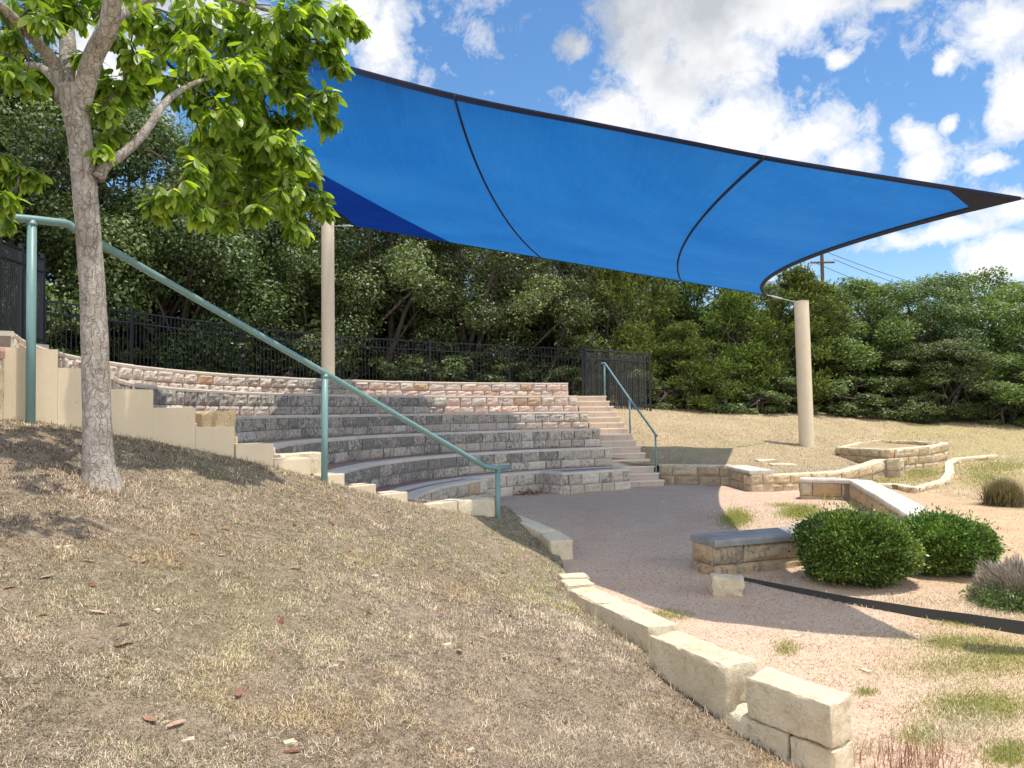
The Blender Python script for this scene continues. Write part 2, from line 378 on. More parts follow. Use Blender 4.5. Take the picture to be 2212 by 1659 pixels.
def m_turf(name, a, b, c_, soil):
    N = NT(name); p = N.pos()
    c = N.ramp(N.noise(p, 16, 6, 0.75), [(0.28, a), (0.5, b), (0.72, c_)])
    c = N.mix(N.ramp(N.noise(p, 1.3, 6, 0.65), [(0.45, 0.0), (0.7, 0.75)]), c, soil)
    c = N.mix(N.ramp(N.noise(p, 0.6, 4, 0.6), [(0.50, 0.0), (0.72, 0.42)]), c, (0.25, 0.23, 0.11))
    c = N.mix(0.5, c, N.ramp(N.noise(p, 75, 4, 0.8), [(0.3, 0.22), (0.7, 0.78)]), 'OVERLAY')
    h = N.math('ADD', N.noise(p, 34, 6, 0.8), N.noise(p, 130, 3, 0.7))
    return N.done(N.pbr(c, 0.95, N.bump(h, 0.9, 0.02), spec=0.08))
M_STAGE = m_stage()
M_MOUND = m_turf('dormant_turf', (0.10, 0.076, 0.052), (0.33, 0.255, 0.18), (0.56, 0.445, 0.32), (0.46, 0.355, 0.25))
M_LAWN = m_turf('dry_lawn', (0.27, 0.21, 0.12), (0.42, 0.325, 0.19), (0.53, 0.42, 0.265), (0.52, 0.385, 0.245))
M_LITTER = m_turf('leaf_litter', (0.07, 0.055, 0.035), (0.13, 0.10, 0.06), (0.2, 0.15, 0.09), (0.10, 0.08, 0.05))
LR3 = [at_z(1565, 1046, 0), at_z(1623, 1063, 0), at_z(1726, 1058, 0), at_z(1790, 1053, .02), at_z(1844, 1046, .05), at_z(1885, 1038, .10), at_z(1912, 1026, .2)]
PLA = at_z(1806, 962, .82); PLB = at_z(1920, 966, .86); PLC = at_z(2048, 946, .95)
LR3.append(Vector((PLB.x + .12, PLB.y - .25, .3)))
ox = sheet('ground', axis(-2, 13, 0.14, 900), axis(1.5, 24, 0.14, 900), low_np, M_STAGE); tag(ox, kind='structure')
ms = sheet('grassy_mound', np.arange(-14, 3.2, 0.06), np.arange(-8, 12, 0.06), mound, M_MOUND, MOUND_POLY, 0.016); tag(ms, kind='structure')
LAWN_POLY = [(2.2, 19.6), (5.0, 19.45)] + [(p.x+.05, p.y+.14) for p in LR3[0:1]] + [(p.x, p.y+.15) for p in LR3[1:]] + [(PLC.x+.1, PLC.y+.1), (17, 25.5), (30, 27), (60, 40), (60, 70), (-6, 70), (-4, 26), (1.4, 22.5)]
ls = sheet('lawn', np.arange(-6, 60, 0.2), np.arange(16.5, 70, 0.2), lawn, M_LAWN, LAWN_POLY, 0.02); tag(ls, kind='structure')
# wooded ground behind the theatre
hv, hf_ = [], []
rr = [10.86, 11.2, 11.8, 12.5, 13.5, 15, 17, 20, 25, 32, 42, 60]; tt = np.radians(np.arange(98, 262, 3))
for r in rr:
    for t in tt:
        x, y = CX+r*math.cos(t), CY+r*math.sin(t); hv.append((x, y, float(hill_np(x, y)) + random.uniform(-.02, .02)))
n = len(tt); I = np.arange(len(hv)).reshape(len(rr), n)
hF = np.stack([I[:-1, :-1].ravel(), I[1:, :-1].ravel(), I[1:, 1:].ravel(), I[:-1, 1:].ravel()], -1)[:, ::-1]
hv = np.array(hv); keep = []
for f in hF:
    c = hv[f].mean(0); s_ = (Vector((c[0], c[1])) - K).dot(NIN)
    keep.append(s_ > -0.3 or c[0] < -9)
hs = np_mesh('wooded_hillside', hv, 4, M_LITTER, smooth=True, F=hF[np.array(keep)]); tag(hs, kind='structure')

# ------------------------------------------------------------------ masonry
class Path:
    def __init__(s, pts, side=1):
        s.p = [Vector((q[0], q[1])) for q in pts]; s.d = [0.0]; s.side = side
        for a, b in zip(s.p, s.p[1:]): s.d.append(s.d[-1] + (b-a).length)
        s.L = s.d[-1]
    def at(s, q):
        q = min(max(q, 0.0), s.L); i = 0
        while i < len(s.d)-2 and s.d[i+1] < q: i += 1
        a, b = s.p[i], s.p[i+1]; t = (q-s.d[i])/max(1e-9, s.d[i+1]-s.d[i])
        tg = (b-a).normalized()
        # smooth the normal near joints of gentle bends
        if t > .5 and i < len(s.p)-2: nb = (s.p[i+2]-b).normalized(); tg2 = tg.lerp(nb, (t-.5)) if tg.dot(nb) > .9 else tg
        elif t < .5 and i > 0: nb = (a-s.p[i-1]).normalized(); tg2 = tg.lerp(nb, (.5-t)) if tg.dot(nb) > .9 else tg
        else: tg2 = tg
        tg2.normalize(); nrm = Vector((tg2.y, -tg2.x))*s.side
        return a.lerp(b, t), nrm
def stone_courses(mb, P, z0, z1, fr=(0.46, 0.54), bl=(0.34, 0.52), tone=lambda s, c: random.random()*.8, stain=lambda s, c: 0.5, off=0.0, bulge=0.024, s0=0.0, s1=None, nx=6, nz=4):
    """pitch-faced blocks on the path's front side; z0/z1 callables of s"""
    s1 = P.L if s1 is None else s1; acc = 0.0
    for c, h in enumerate(fr):
        s = s0; first = True
        while s < s1 - 1e-3:
            L = random.uniform(*bl)*(0.55 if first and c % 2 else 1.0); first = False
            e = min(s+L, s1)
            if s1-e < 0.16: e = s1
            tv = min(1, max(0, tone((s+e)/2, c))); sv = stain((s+e)/2, c); sd = random.uniform(0, 99); bg = bulge*random.uniform(.7, 1.6); dp = random.uniform(-.008, .010)
            b = len(mb.v); g = 0.009
            for j in range(nz+1):
                for i in range(nx+1):
                    q = s+g+(e-s-2*g)*i/nx; pos, nr = P.at(q); za, zb = z0(q), z1(q); H = zb-za
                    lo = za+H*acc+g*.7; hi = za+H*(acc+h)-g*.5; jj = j/nz
                    edge = min(i, nx-i, 1)*min(j, nz-j, 1)
                    n_ = mnoise.noise(Vector((q*7, (acc+jj*h)*9, sd)))
                    n2 = mnoise.noise(Vector((q*22, (acc+jj*h)*22, sd+5)))
                    o = off + dp + (bg*(0.9+0.9*n_)+0.008*n2 if edge else 0.002 + 0.004*n2)
                    wx = 0.004*mnoise.noise(Vector((sd, jj*9, q*3)))
                    z = lo+(hi-lo)*jj + (0.004*n2 if 0 < jj < 1 else 0.0025*n_)
                    w = pos + nr*o
                    mb.vert((w.x+wx, w.y, z), tv, sv)
            for j in range(nz):
                for i in range(nx):
                    a = b+j*(nx+1)+i; qd = (a, a+1, a+nx+2, a+nx+1); mb.face(qd if P.side == 1 else qd[::-1])
            rim = [b+i for i in range(nx+1)] + [b+j*(nx+1)+nx for j in range(1, nz+1)] + [b+nz*(nx+1)+i for i in range(nx-1, -1, -1)] + [b+j*(nx+1) for j in range(nz-1, 0, -1)]
            bk = []
            for k in rim:
                v = Vector(mb.v[k]); pos, nr = P.at(min(max(s, s+ (e-s)*.5), e)); w = v.xy - nr*0.035; bk.append(mb.vert((w.x, w.y, v.z), tv, sv))
            m = len(rim)
            for k in range(m):
                qd = (rim[k], bk[k], bk[(k+1) % m], rim[(k+1) % m]); mb.face(qd if P.side == 1 else qd[::-1])
            s = e
        acc += h
def core(mb, P, z0, z1, thick, mi=1, s0=0.0, s1=None, off=-0.012, step=0.25):
    s1 = P.L if s1 is None else s1; n = max(1, int((s1-s0)/step)); b = len(mb.v)
    for i in range(n+1):
        q = s0+(s1-s0)*i/n; pos, nr = P.at(q); f = pos+nr*off; k = pos-nr*thick
        for (w, z) in ((f, z0(q)), (f, z1(q)), (k, z1(q)), (k, z0(q))): mb.vert((w.x, w.y, z), .5, .4)
    for i in range(n):
        for k in range(4):
            a = b+i*4+k; c = b+i*4+(k+1) % 4; qd = (a, a+4, c+4, c); mb.face(qd if P.side == 1 else qd[::-1], mi)
    e1 = tuple(b+k for k in range(4)); e2 = tuple(b+n*4+k for k in (3, 2, 1, 0))
    mb.face(e1 if P.side == 1 else e1[::-1], mi); mb.face(e2 if P.side == 1 else e2[::-1], mi)
def slabs(mb, P, zt, depth, th, over=0.012, bl=(0.45, 0.75), s0=0.0, s1=None, gap=0.004, jag=0.006, tone=None):
    s1 = P.L if s1 is None else s1; s = s0
    while s < s1-1e-3:
        e = min(s+random.uniform(*bl), s1)
        if s1-e < 0.2: e = s1
        tn = random.random() if tone is None else tone; nx = 5; b = len(mb.v); dz = random.uniform(-.003, .003)
        for i in range(nx+1):
            q = s+gap+(e-s-2*gap)*i/nx; pos, nr = P.at(q); z = zt(q)+dz
            f = pos+nr*(over+random.uniform(-jag, jag)); k = pos-nr*depth
            for (w, zz) in ((f, z-th), (f+nr*0.004, z-th*.35), (f-nr*0.008, z), (k, z), (k, z-th)): mb.vert((w.x, w.y, zz), tn, .2)
        for i in range(nx):
            for k in range(5):
                a = b+i*5+k; c = b+i*5+(k+1) % 5; qd = (a, a+5, c+5, c); mb.face(qd if P.side == 1 else qd[::-1])
        e1 = tuple(b+k for k in range(5)); e2 = tuple(b+nx*5+k for k in (4, 3, 2, 1, 0))
        mb.face(e1 if P.side == 1 else e1[::-1]); mb.face(e2 if P.side == 1 else e2[::-1])
        s = e

# right stair: left edge line starts at SB and runs to the back
SB = at_z(1350, 1053, 0.0); SBR = at_z(1438, 1053, 0.0)
SDIR = Vector((-0.235, 0.972)).normalized(); SW = 1.0; SN = Vector((SDIR.y, -SDIR.x))     # SN to the right
SB2 = Vector((SB.x, SB.y)); STR = 0.275
def arc_angles(r, inner=0.0):
    """angles where an arc starts (right stair's left edge) and ends (near stair's inner edge)"""
    th = R_(80)
    while True:
        p = Vector((CX+r*math.cos(th), CY+r*math.sin(th)))
        if (p-SB2).dot(SN) < -0.012: break
        th += 0.002
    a = th; th = R_(170)
    while True:
        p = Vector((CX+r*math.cos(th), CY+r*math.sin(th)))
        if (p-K).dot(NIN) < 1.34 or th > R_(262): break
        th += 0.002
    return a, th
def arc(r, a, b, n=70): return [(CX+r*math.cos(a+(b-a)*i/n), CY+r*math.sin(a+(b-a)*i/n)) for i in range(n+1)]
TIER_LABEL = ['lowest curved limestone seat row with an end bench jutting onto the gravel at each end', 'second curved stone seat row from the gravel, its bend streaked black',
              'third curved stone seat row up, stained dark along its left half', 'fourth curved stone seat row up, mottled grey blocks level with the eye',
              'second highest curved stone row, dark at the left and pink toward the stair', 'topmost curved stone row, sunlit cream at its left end, backed by the black fence']
for i in range(1, 7):
    r = TR[i]; a, b = arc_angles(r); z0 = TZ[i-1]; z1 = TZ[i]; P = Path(arc(r, a, b), side=-1)
    p0_ = P.at(P.L*.4)[0]; t = tag(empty('seating_tier', (p0_.x, p0_.y, z0)), TIER_LABEL[i-1], 'seat row', 'curved stone seat rows of the amphitheatre')
    def sfr(s): return s/P.L                            # 0 at the right stair, 1 at the near left end
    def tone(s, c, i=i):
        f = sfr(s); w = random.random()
        if i >= 5 and f < (.36 if i == 6 else .26): return (.93 + .07*random.random()) if w < .13 else (.66+.2*w if w < .85 else .5*w)  # pink of reflected light put into the colour of these blocks
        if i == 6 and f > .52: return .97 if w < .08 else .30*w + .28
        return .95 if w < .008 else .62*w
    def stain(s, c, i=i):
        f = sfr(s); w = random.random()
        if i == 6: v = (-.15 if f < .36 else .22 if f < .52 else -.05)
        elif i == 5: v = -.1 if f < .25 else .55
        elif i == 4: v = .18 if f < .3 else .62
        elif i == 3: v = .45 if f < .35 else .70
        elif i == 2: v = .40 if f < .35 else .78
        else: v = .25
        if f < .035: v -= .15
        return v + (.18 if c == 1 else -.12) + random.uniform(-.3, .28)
    mb = MB(); zb = z1-0.045
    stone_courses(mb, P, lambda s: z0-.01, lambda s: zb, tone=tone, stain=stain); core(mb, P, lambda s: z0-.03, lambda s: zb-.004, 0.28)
    # the end block's return face beside the right stair
    ea = Vector(P.p[0]); en = Vector((math.cos(a), math.sin(a))); Q = Path([ea + en*0.0, ea + en*.9], side=1)
    stone_courses(mb, Q, lambda s: z0-.01, lambda s: zb, tone=tone, stain=lambda s, c: .2, nx=4)
    lb = Vector(P.p[-1]); ln = Vector((math.cos(b), math.sin(b)))
    mb.build('stone_wall', [M_TIER, M_MORT], t)
    cb = MB(); slabs(cb, P, lambda s: z1, 0.29, 0.055, jag=.009); cb.build('coping', M_COPE, t)
    if i < 6:
        pb = MB(); r2 = TR[i+1]; a2, b2 = arc_angles(r2); n = 60
        pb.grid(lambda u, v: (CX+(r+.285+(r2-r-.285+.02)*v)*math.cos(a+(a2-a)*v+((b+(b2-b)*v)-(a+(a2-a)*v))*u), CY+(r+.285+(r2-r-.265)*v)*math.sin(a+(a2-a)*v+((b+(b2-b)*v)-(a+(a2-a)*v))*u), z1-.008), n, 2)
        pb.build('paved_tread', M_PAVE, t)
    else:
        pb = MB(); pb.grid(lambda u, v: (CX+(r+.28+.3*v)*math.cos(a+(b-a)*u), CY+(r+.28+.3*v)*math.sin(a+(b-a)*u), z1-.01-.1*v), 60, 1); pb.build('backfill', M_LITTER, t)
    if i == 1:                                         # benches jutting out at both ends of the lowest row
        for (ang0, ang1) in ((None, None), ('L', 'L')):
            if ang0 is None:
                A = Vector((SB2.x, SB2.y)) - SN*.03; B = Vector(at_z(1214, 1069, 0).xy)
                corner = [A + SDIR*.55, A - SDIR*.42, B, B + (Vector((CX, CY))-B)*-.16]
            else:
                e = math.atan2(9.1-CY, -1.2-CX)
                f0 = R_(146); f1 = arc_angles(6.05)[1]
                corner = [(CX+6.48*math.cos(f0), CY+6.48*math.sin(f0))] + arc(6.05, f0, f1, 20)
            Pb = Path(corner, side=-1 if ang0 else -1)
            m2 = MB(); zb1 = TZ[1]-.045
            segs = [0.0]+[d for d, (p_, q_, r_) in zip(Pb.d[1:-1], zip(Pb.p, Pb.p[1:], Pb.p[2:])) if (q_-p_).normalized().dot((r_-q_).normalized()) < .9]+[Pb.L]
            for sa, sb in zip(segs, segs[1:]):
                stone_courses(m2, Pb, lambda s: -.03, lambda s: zb1, tone=lambda s, c: random.random()*.6 if random.random() > .1 else .95, stain=lambda s, c: random.uniform(-.1, .5), s0=sa+.001, s1=sb-.001, fr=(.5, .5))
            bench = m2.build('end_bench', [M_TIER, M_MORT], t)
            c2 = MB()
            outer = [Vector(q) for q in corner]
            if ang0 is None:
                top = [outer[0], outer[1], outer[2], outer[3]]
                ids = [c2.vert((q.x, q.y, TZ[1]-.002)) for q in top]; c2.face(tuple(ids)); ids = [c2.vert((q.x, q.y, zb1-.02)) for q in top]
                for k in range(3): c2.face((k, k+1, 4+k+1, 4+k))
                s_ = c2.build('bench_paving', M_PAVE, bench)
                c3 = MB(); slabs(c3, Path([outer[0], outer[1]], -1), lambda s: TZ[1]+.004, .26, .05); slabs(c3, Path([outer[1]-SDIR*0, outer[2]], -1), lambda s: TZ[1]+.001, .26, .05); slabs(c3, Path([outer[2], outer[3]], -1), lambda s: TZ[1]+.003, .26, .05)
                c3.build('bench_coping', M_COPE, bench)
            else:
                c2.grid(lambda u, v: (CX+(6.06+.5*v)*math.cos(f0+(f1-f0)*u), CY+(6.06+.5*v)*math.sin(f0+(f1-f0)*u), TZ[1]-.006), 20, 1)
                c2.build('bench_paving', M_PAVE, bench)
                c3 = MB(); slabs(c3, Pb, lambda s: TZ[1]+.003, .26, .05, s0=segs[1]); slabs(c3, Path(corner[:2], -1), lambda s: TZ[1]+.001, .26, .05)
                c3.build('bench_coping', M_COPE, bench)

# right stair
t = tag(empty('staircase', (SB.x, SB.y, 0)), 'straight flight of pink stone steps rising at the right end of the seat rows', 'stairs')
zz = [0.0]; NR = 15
for k in range(NR):
    z = (k+1)*0.150; y0 = STR*k; mb = MB(); base = SB2 + SDIR*y0
    w = SW; cuts = sorted([0, random.uniform(.35, .6), w-.13, w])
    for ca_, cb_ in zip(cuts, cuts[1:]):
        o = base + SN*(ca_+.002) + SDIR*.022; tn_ = random.random()
        mb.box((o.x, o.y, z-.148 - (.5 if k else .1)), SN.to_3d()*(cb_-ca_-.004), SDIR.to_3d()*(STR+.10), (0, 0, .105+(.5 if k else .1)), tn_)
    st_ = mb.build('step', M_STEP, t, bevel=.005); mb = MB(); o = base + SN*.0
    mb.box((o.x, o.y, z-.043), SN.to_3d()*(w+.015), SDIR.to_3d()*(STR+.03), (0, 0, .041), random.random()); mb.build('tread', M_TREAD, st_, bevel=.006)
# landing above the stair
mb = MB(); o = SB2 + SDIR*(STR*NR) + SN*-1.2; mb.box((o.x, o.y, 1.9), SN.to_3d()*2.2, SDIR.to_3d()*2.0, (0, 0, .345)); mb.build('landing', M_STEP, t, bevel=.01)

# near left stair with its stepped cheek wall
t = tag(empty('staircase', (CP.x, CP.y, 0)), 'flight of steps behind the stepped cheek wall, left of the seat rows', 'stairs')
for k in range(NST):
    z = RISE*(k+1)-.09; q0 = RUN - .30 - TREAD*k; mb = MB(); a_ = rail_xy(q0, .36)
    mb.box((a_.x, a_.y, z-.5), NIN.to_3d()*.97, (-U).to_3d()*(TREAD+.1), (0, 0, .5), random.random()); mb.build('step', M_STEP, t, bevel=.008)
t2 = tag(empty('cheek_wall', (K.x, K.y, 1.6)), 'stepped cheek wall of smooth tan limestone blocks beside the teal handrail', 'wall')
CH = [(-60, 125, 751), (125, 240, 796), (238, 331, 841), (331, 422, 881), (422, 507, 922), (509, 592, 959), (592, 671, 991), (671, 745, 1026), (745, 813, 1049), (813, 881, 1066)]
pf = Vector((K.x, K.y, 0)) + pn*0.05
slab = MB()
for k_, (u0, u1, v) in enumerate(CH):
    A, B = on_plane(u0, v, pf, pn), on_plane(u1, v, pf, pn); zt = (A.z+B.z)/2
    big = k_ < 4; gpx = 0 if big else .0025; ta = (A.xy-K).dot(U)+gpx; tb_ = (B.xy-K).dot(U)-gpx; q = rail_xy(ta, .05)
    if big:
        slab.box((q.x, q.y, zt-1.5), U.to_3d()*(tb_-ta), NIN.to_3d()*.30, (0, 0, 1.5), .5)
        if k_ == 3: slab.build('wall_slab', M_SAWN, t2)
    else:
        mb = MB(); mb.box((q.x, q.y, zt-1.3), U.to_3d()*(tb_-ta), NIN.to_3d()*(.30-.006*(k_ % 3)), (0, 0, 1.3), random.random()); mb.build('block', M_SAWN, t2, bevel=.007)
def rough_block(name, A, B, width, h, mat, parent=None, amp=.03, cuts=13, seed=0, chip=True, side=None):
    """quarried block whose top runs from A to B"""
    ln = (B-A).length; d = (B-A).normalized(); n_ = Vector((-d.y, d.x, 0)).normalized() if side is None else side
    bm = bmesh.new(); bmesh.ops.create_cube(bm, size=1.0); bmesh.ops.subdivide_edges(bm, edges=bm.edges[:], cuts=cuts, use_grid_fill=True)
    up = Vector((0, 0, 1)); cx = (A+B)/2 - up*h/2; S = Vector((seed*3.7, seed*1.3, seed*7.1))
    for v in bm.verts:
        c = v.co.copy(); p = d*(c.x*ln) + n_*(c.y*width) + up*(c.z*h)
        m = sum(abs(abs(q)-.5) < 1e-4 for q in c)
        dr = (d*c.x + n_*c.y + up*c.z*1.0).normalized()
        nz = mnoise.noise(p*5+S)*amp + mnoise.noise(p*14+S)*amp*.45 + mnoise.noise(p*36+S)*amp*.18
        k = .35 if c.z > .499 and m == 1 else 1.0
        e = (-.005 if m >= 2 else 0) - (.022*max(0, mnoise.noise(p*8+S*2)) if m >= 2 and chip else 0)
        v.co = p + dr*(nz*k + e) - (up*max(0, mnoise.noise(p*6+S)-.35)*.12 if (m >= 2 and chip and c.z > 0) else Vector()) + cx
    me = bpy.data.meshes.new(name); bm.to_mesh(me); bm.free(); me.materials.append(mat)
    me.polygons.foreach_set('use_smooth', [True]*len(me.polygons))
    md_o = bpy.data.objects.new(name, me); C.objects.link(md_o); attach(md_o, parent)
    try: me.set_sharp_from_angle(angle=R_(28))
    except Exception: pass
    return md_o
# quarry-faced cheek blocks: beside the fourth row, beside the second row, and the foot of the wall
for (u0, u1, v, off, h) in ((424, 497, 888, .40, .34), (598, 694, 981, .40, .30)):
    pp = Vector((K.x, K.y, 0)) + pn*off; A, B = on_plane(u0, v, pp, pn), on_plane(u1, v, pp, pn)
    rough_block('quarry_faced_block', A, Vector((B.x, B.y, A.z)), .26, h, M_WARM if v < 900 else M_CURB, t2, .014, 9, seed=u0)
for (u0, u1, v0, v1, h) in ((905, 973, 1087, 1081, .5), (975, 1060, 1080, 1074, .55)):
    pp = Vector((K.x, K.y, 0)) + pn*.12; A, B = on_plane(u0, v0, pp, pn), on_plane(u1, v1, pp, pn)
    rough_block('quarry_faced_block', A, B, .28, h, M_CURB, t2, .022, 10, seed=u0+1)

CURB_LABEL = ['long flat pale curb stone lying in shade at the foot of the handrail', 'pale curb stone with a square sunlit end face, below the long shaded one', 'small rounded white curb stone, upper of two half sunk in the turf edge',
              'flat white curb stone, lower of two small ones half sunk in the turf edge', 'low curb stone just below the two small sunken ones', 'long quarried limestone curb block with a weathered tan face',
              'quarried limestone curb block with a broken corner, next to the last one', 'large chipped limestone block topping the two-course end of the curb']
for i, ((A, B, w, h), lb) in enumerate(zip(cw, CURB_LABEL)):
    gp = (B-A).normalized()*.012; o = rough_block('curb_stone', A+gp, B-gp, w, h, M_CURB, None, .019 if i > 1 else .010, 16, seed=i+3)
    tag(o, lb, 'curb stone', 'limestone curb stones along the turf')
A, B, w, h = cw[-1]
lo = Vector((0, 0, .255)); d_ = (B-A).normalized()
for (fa, fb, lb) in ((-.22, .5, 'buried lower course block under the last curb stone, dark with soil'), (.51, 1.0, 'lower course end block under the last curb stone')):
    o = rough_block('curb_stone', A.lerp(B, fa)-lo, A.lerp(B, fb)-lo, w*.98, .32, M_CURB, None, .02, 11, seed=fa*9+31); tag(o, lb, 'curb stone', 'limestone curb stones along the turf')

# retaining and garden walls on the right
def garden_wall(name, label, pts, z0, z1, thick=.28, side=1, mat=M_WARM, fr=(.5, .5), bl=(.38, .62), cap=None, capmat=None, capth=.07, over=.03, back=True, toptex=True, stain=lambda s, c: random.uniform(-.2, .35)):
    P = Path(pts, side); t = tag(empty(name, (pts[0][0], pts[0][1], z0(0))), label, 'wall')
    mb = MB(); zt = (lambda s: z1(s)-capth) if cap else z1
    segs = [0.0]+[d for d, (p_, q_, r_) in zip(P.d[1:-1], zip(P.p, P.p[1:], P.p[2:])) if (q_-p_).normalized().dot((r_-q_).normalized()) < .88]+[P.L]
    rt = lambda s, c: (.93 if random.random() < .06 else random.random()*.8)
    for sa, sb in zip(segs, segs[1:]):
        stone_courses(mb, P, z0, zt, fr=fr, bl=bl, tone=rt, stain=stain, s0=sa+.001, s1=sb-.001)
    core(mb, P, z0, lambda s: zt(s)-.006, thick-.02)
    Pr = Path(pts[::-1], side)
    if back:
        bp = []
        for q in np.linspace(0, P.L, max(2, int(P.L/.35))):
            a_, nr = P.at(q); bp.append(a_-nr*thick)
        stone_courses(mb, Path(bp[::-1], side), lambda s: z0(P.L-s), lambda s: zt(P.L-s), fr=fr, bl=bl, tone=rt, stain=stain)
    for q, sg in ((0.0, -1), (P.L, 1)):
        a_, nr = P.at(q); e = [a_-nr*thick, a_] if sg < 0 else [a_, a_-nr*thick]
        if side < 0: pass
        stone_courses(mb, Path(e, side), lambda s: z0(q), lambda s: zt(q), fr=fr, bl=(.3, .5), tone=rt, stain=stain, nx=4)
    mb.build('masonry', [mat, M_MORT], t)
    cb = MB()
    if cap: slabs(cb, P, z1, thick+over, capth, over=over, bl=cap, jag=.004)
    else: slabs(cb, P, lambda s: z1(s)+.002, thick, .05, over=.008, bl=(.4, .7), jag=.012)
    cb.build('cap' if cap else 'top_course', capmat or M_CURB, t)
    return t
v2 = lambda p: (p.x, p.y)
R1a, R1b = at_z(1424, 1045, 0), at_z(1580, 1049, 0)
garden_wall('retaining_wall', 'low straight retaining wall of warm limestone blocks at the foot of the pink stair', [v2(R1a), v2(R1b)], lambda s: -.05, lambda s: .475, side=1, back=False)
garden_wall('retaining_wall', 'short capped limestone pier wall at the corner of the lawn', [v2(LR3[0]), v2(LR3[1])], lambda s: -.05, lambda s: .46, thick=.5, side=1, cap=(2, 3), capmat=M_CAPL, back=False)
P_ = LR3[1:]; Lw = Path([v2(p) for p in P_]).L
garden_wall('retaining_wall', 'long curving low limestone wall holding the lawn above the gravel', [v2(p) for p in P_], lambda s: -.05+.25*max(0, (s/Lw-.6)), lambda s: .35+.02*s/Lw+.60*max(0, (s/Lw-.6)), side=1, back=False)
pl_pts = [v2(PLA), v2(PLB)] + [v2(PLB.lerp(PLC, f) + Vector((.25*math.sin(f*3.14), -.25*math.sin(f*3.14), 0))) for f in (.2, .4, .6, .8, 1.0)] + [v2(PLC + Vector((-.3, .5, 0))), v2(at_z(1990, 944, .95)), v2(at_z(1900, 945, .88)), v2(at_z(1850, 950, .86)), v2(PLA)]
LP = Path(pl_pts).L
garden_wall('planter_wall', 'oval raised planter of stacked pale limestone on the lawn slope', pl_pts, lambda s: .0, lambda s: .77+.06*math.sin(min(s, 12)/12*3.1), thick=.19, side=1, fr=(.25, .25, .25, .25), bl=(.3, .5))
mb = MB(); cc = sum((Vector(p) for p in pl_pts), Vector((0, 0)))/len(pl_pts)
ids = [mb.vert((p[0], p[1], .72)) for p in pl_pts]; c0 = mb.vert((cc.x, cc.y, .80))
for a_, b_ in zip(ids, ids[1:]): mb.face((a_, b_, c0))
tag(mb.build('planter_soil', M_LAWN), kind='structure')
sp = [on_h(u, v, low) for u, v in ((1894, 1056), (1935, 1057), (1978, 1066), (2010, 1058), (2050, 1046), (2060, 1030), (2058, 1008), (2075, 999), (2110, 996), (2157, 992))]
PS = Path([v2(p) for p in sp])
garden_wall('garden_edging', 'thin winding line of white limestone edging below the planter', [v2(p) for p in sp], lambda s: low(*PS.at(s)[0])-.08, lambda s: low(*PS.at(s)[0])+.11, thick=.17, side=1, fr=(1.0,), bl=(.35, .6))
LW = [at_z(1728, 1080, -.02), at_z(1838, 1085, -.03), at_z(1952, 1185, -.12)]
garden_wall('seat_wall', 'L-shaped limestone seat wall with a pale cap behind the clipped bushes', [v2(LW[0]), v2(LW[1]), v2(at_z(1895, 1131, -.06)), v2(at_z(1972, 1205, -.12))], lambda s: -.2, lambda s: .41, thick=.34, side=1, cap=(1.4, 2.2), capmat=M_CAPL)
NW = [at_z(1540, 1247, -.1), at_z(1640, 1238, -.1)]
nd = (NW[1]-NW[0]); nd.z = 0; nd.normalize(); nd = Vector((.93, .36, 0)).normalized()
garden_wall('seat_wall', 'short limestone seat wall with a grey slab cap beside the nearest clipped bush', [v2(NW[0]), v2(NW[0]+nd*1.75)], lambda s: -.15, lambda s: .325, thick=.40, side=1, cap=(3, 4), capmat=M_CAPG, capth=.08, over=.045, fr=(.46, .54), bl=(.5, .9), stain=lambda s, c: random.uniform(.2, .8))

# ------------------------------------------------------------------ handrails
def rail_tube(pts, r, name, mat, parent, seg=14):
    mb = MB(); mb.tube(pts, r, seg); return mb.build(name, mat, parent, smooth=True)
rp = Vector((K.x, K.y, 0)) - pn*.04
rc = Vector((K.x, K.y, 0)) - pn*.04
rA0 = on_plane(24, 470, rc, pn); rA = on_plane(69, 474, rc, pn); rK = on_plane(140, 482, rc, pn); rK2 = on_plane(158, 492, rc, pn); rB = on_plane(702, 806, rc, pn); rE = on_plane(1048, 1008, rc, pn); rC = on_plane(1075, 1012, rc, pn); rF = on_plane(1100, 1009, rc, pn)
t = tag(empty('handrail', (rC.x, rC.y, 0)), 'long teal pipe handrail crossing in front of the stone seat rows', 'handrail')
rail_tube([rA0 - (rA-rA0).normalized()*.9, rA0, rA, rK, (rK+rK2)/2+Vector((0, 0, .008)), rK2, rB, rE + (rB-rE).normalized()*.02, rE + Vector((.02, .01, 0)), rC, rF], .034, 'rail', M_TEAL, t)
for top, foot in ((rA, on_plane(66, 918, rc, pn)), (rB, on_plane(700, 1042, rc, pn)), (rC, on_plane(1075, 1112, rc, pn))):
    p = rail_tube([(foot.x, foot.y, foot.z-.35), (top.x, top.y, top.z-.01)], .036, 'post', M_TEAL, t)
rl = lambda u, v, y: at_y(u, v, y)
for c_ in (rA, rB, rC): 
    mb = MB(); mb.tube([c_-Vector((0, 0, .052)), c_-Vector((0, 0, .040)), c_-Vector((0, 0, .028))], [.038, .0415, .038], 14); mb.build('weld', M_TEAL, t, smooth=True)
q0 = SB2 + SN*(SW-.02)
def sp_(dist, z): p = q0 + SDIR*dist; return Vector((p.x, p.y, z))
lowp = sp_(STR*1.5, .30); midp = sp_(STR*7.4, 1.20); topp = sp_(STR*14.2, 2.25)
t = tag(empty('handrail', lowp), 'short teal handrail running up beside the pink stone stair', 'handrail')
h = .93
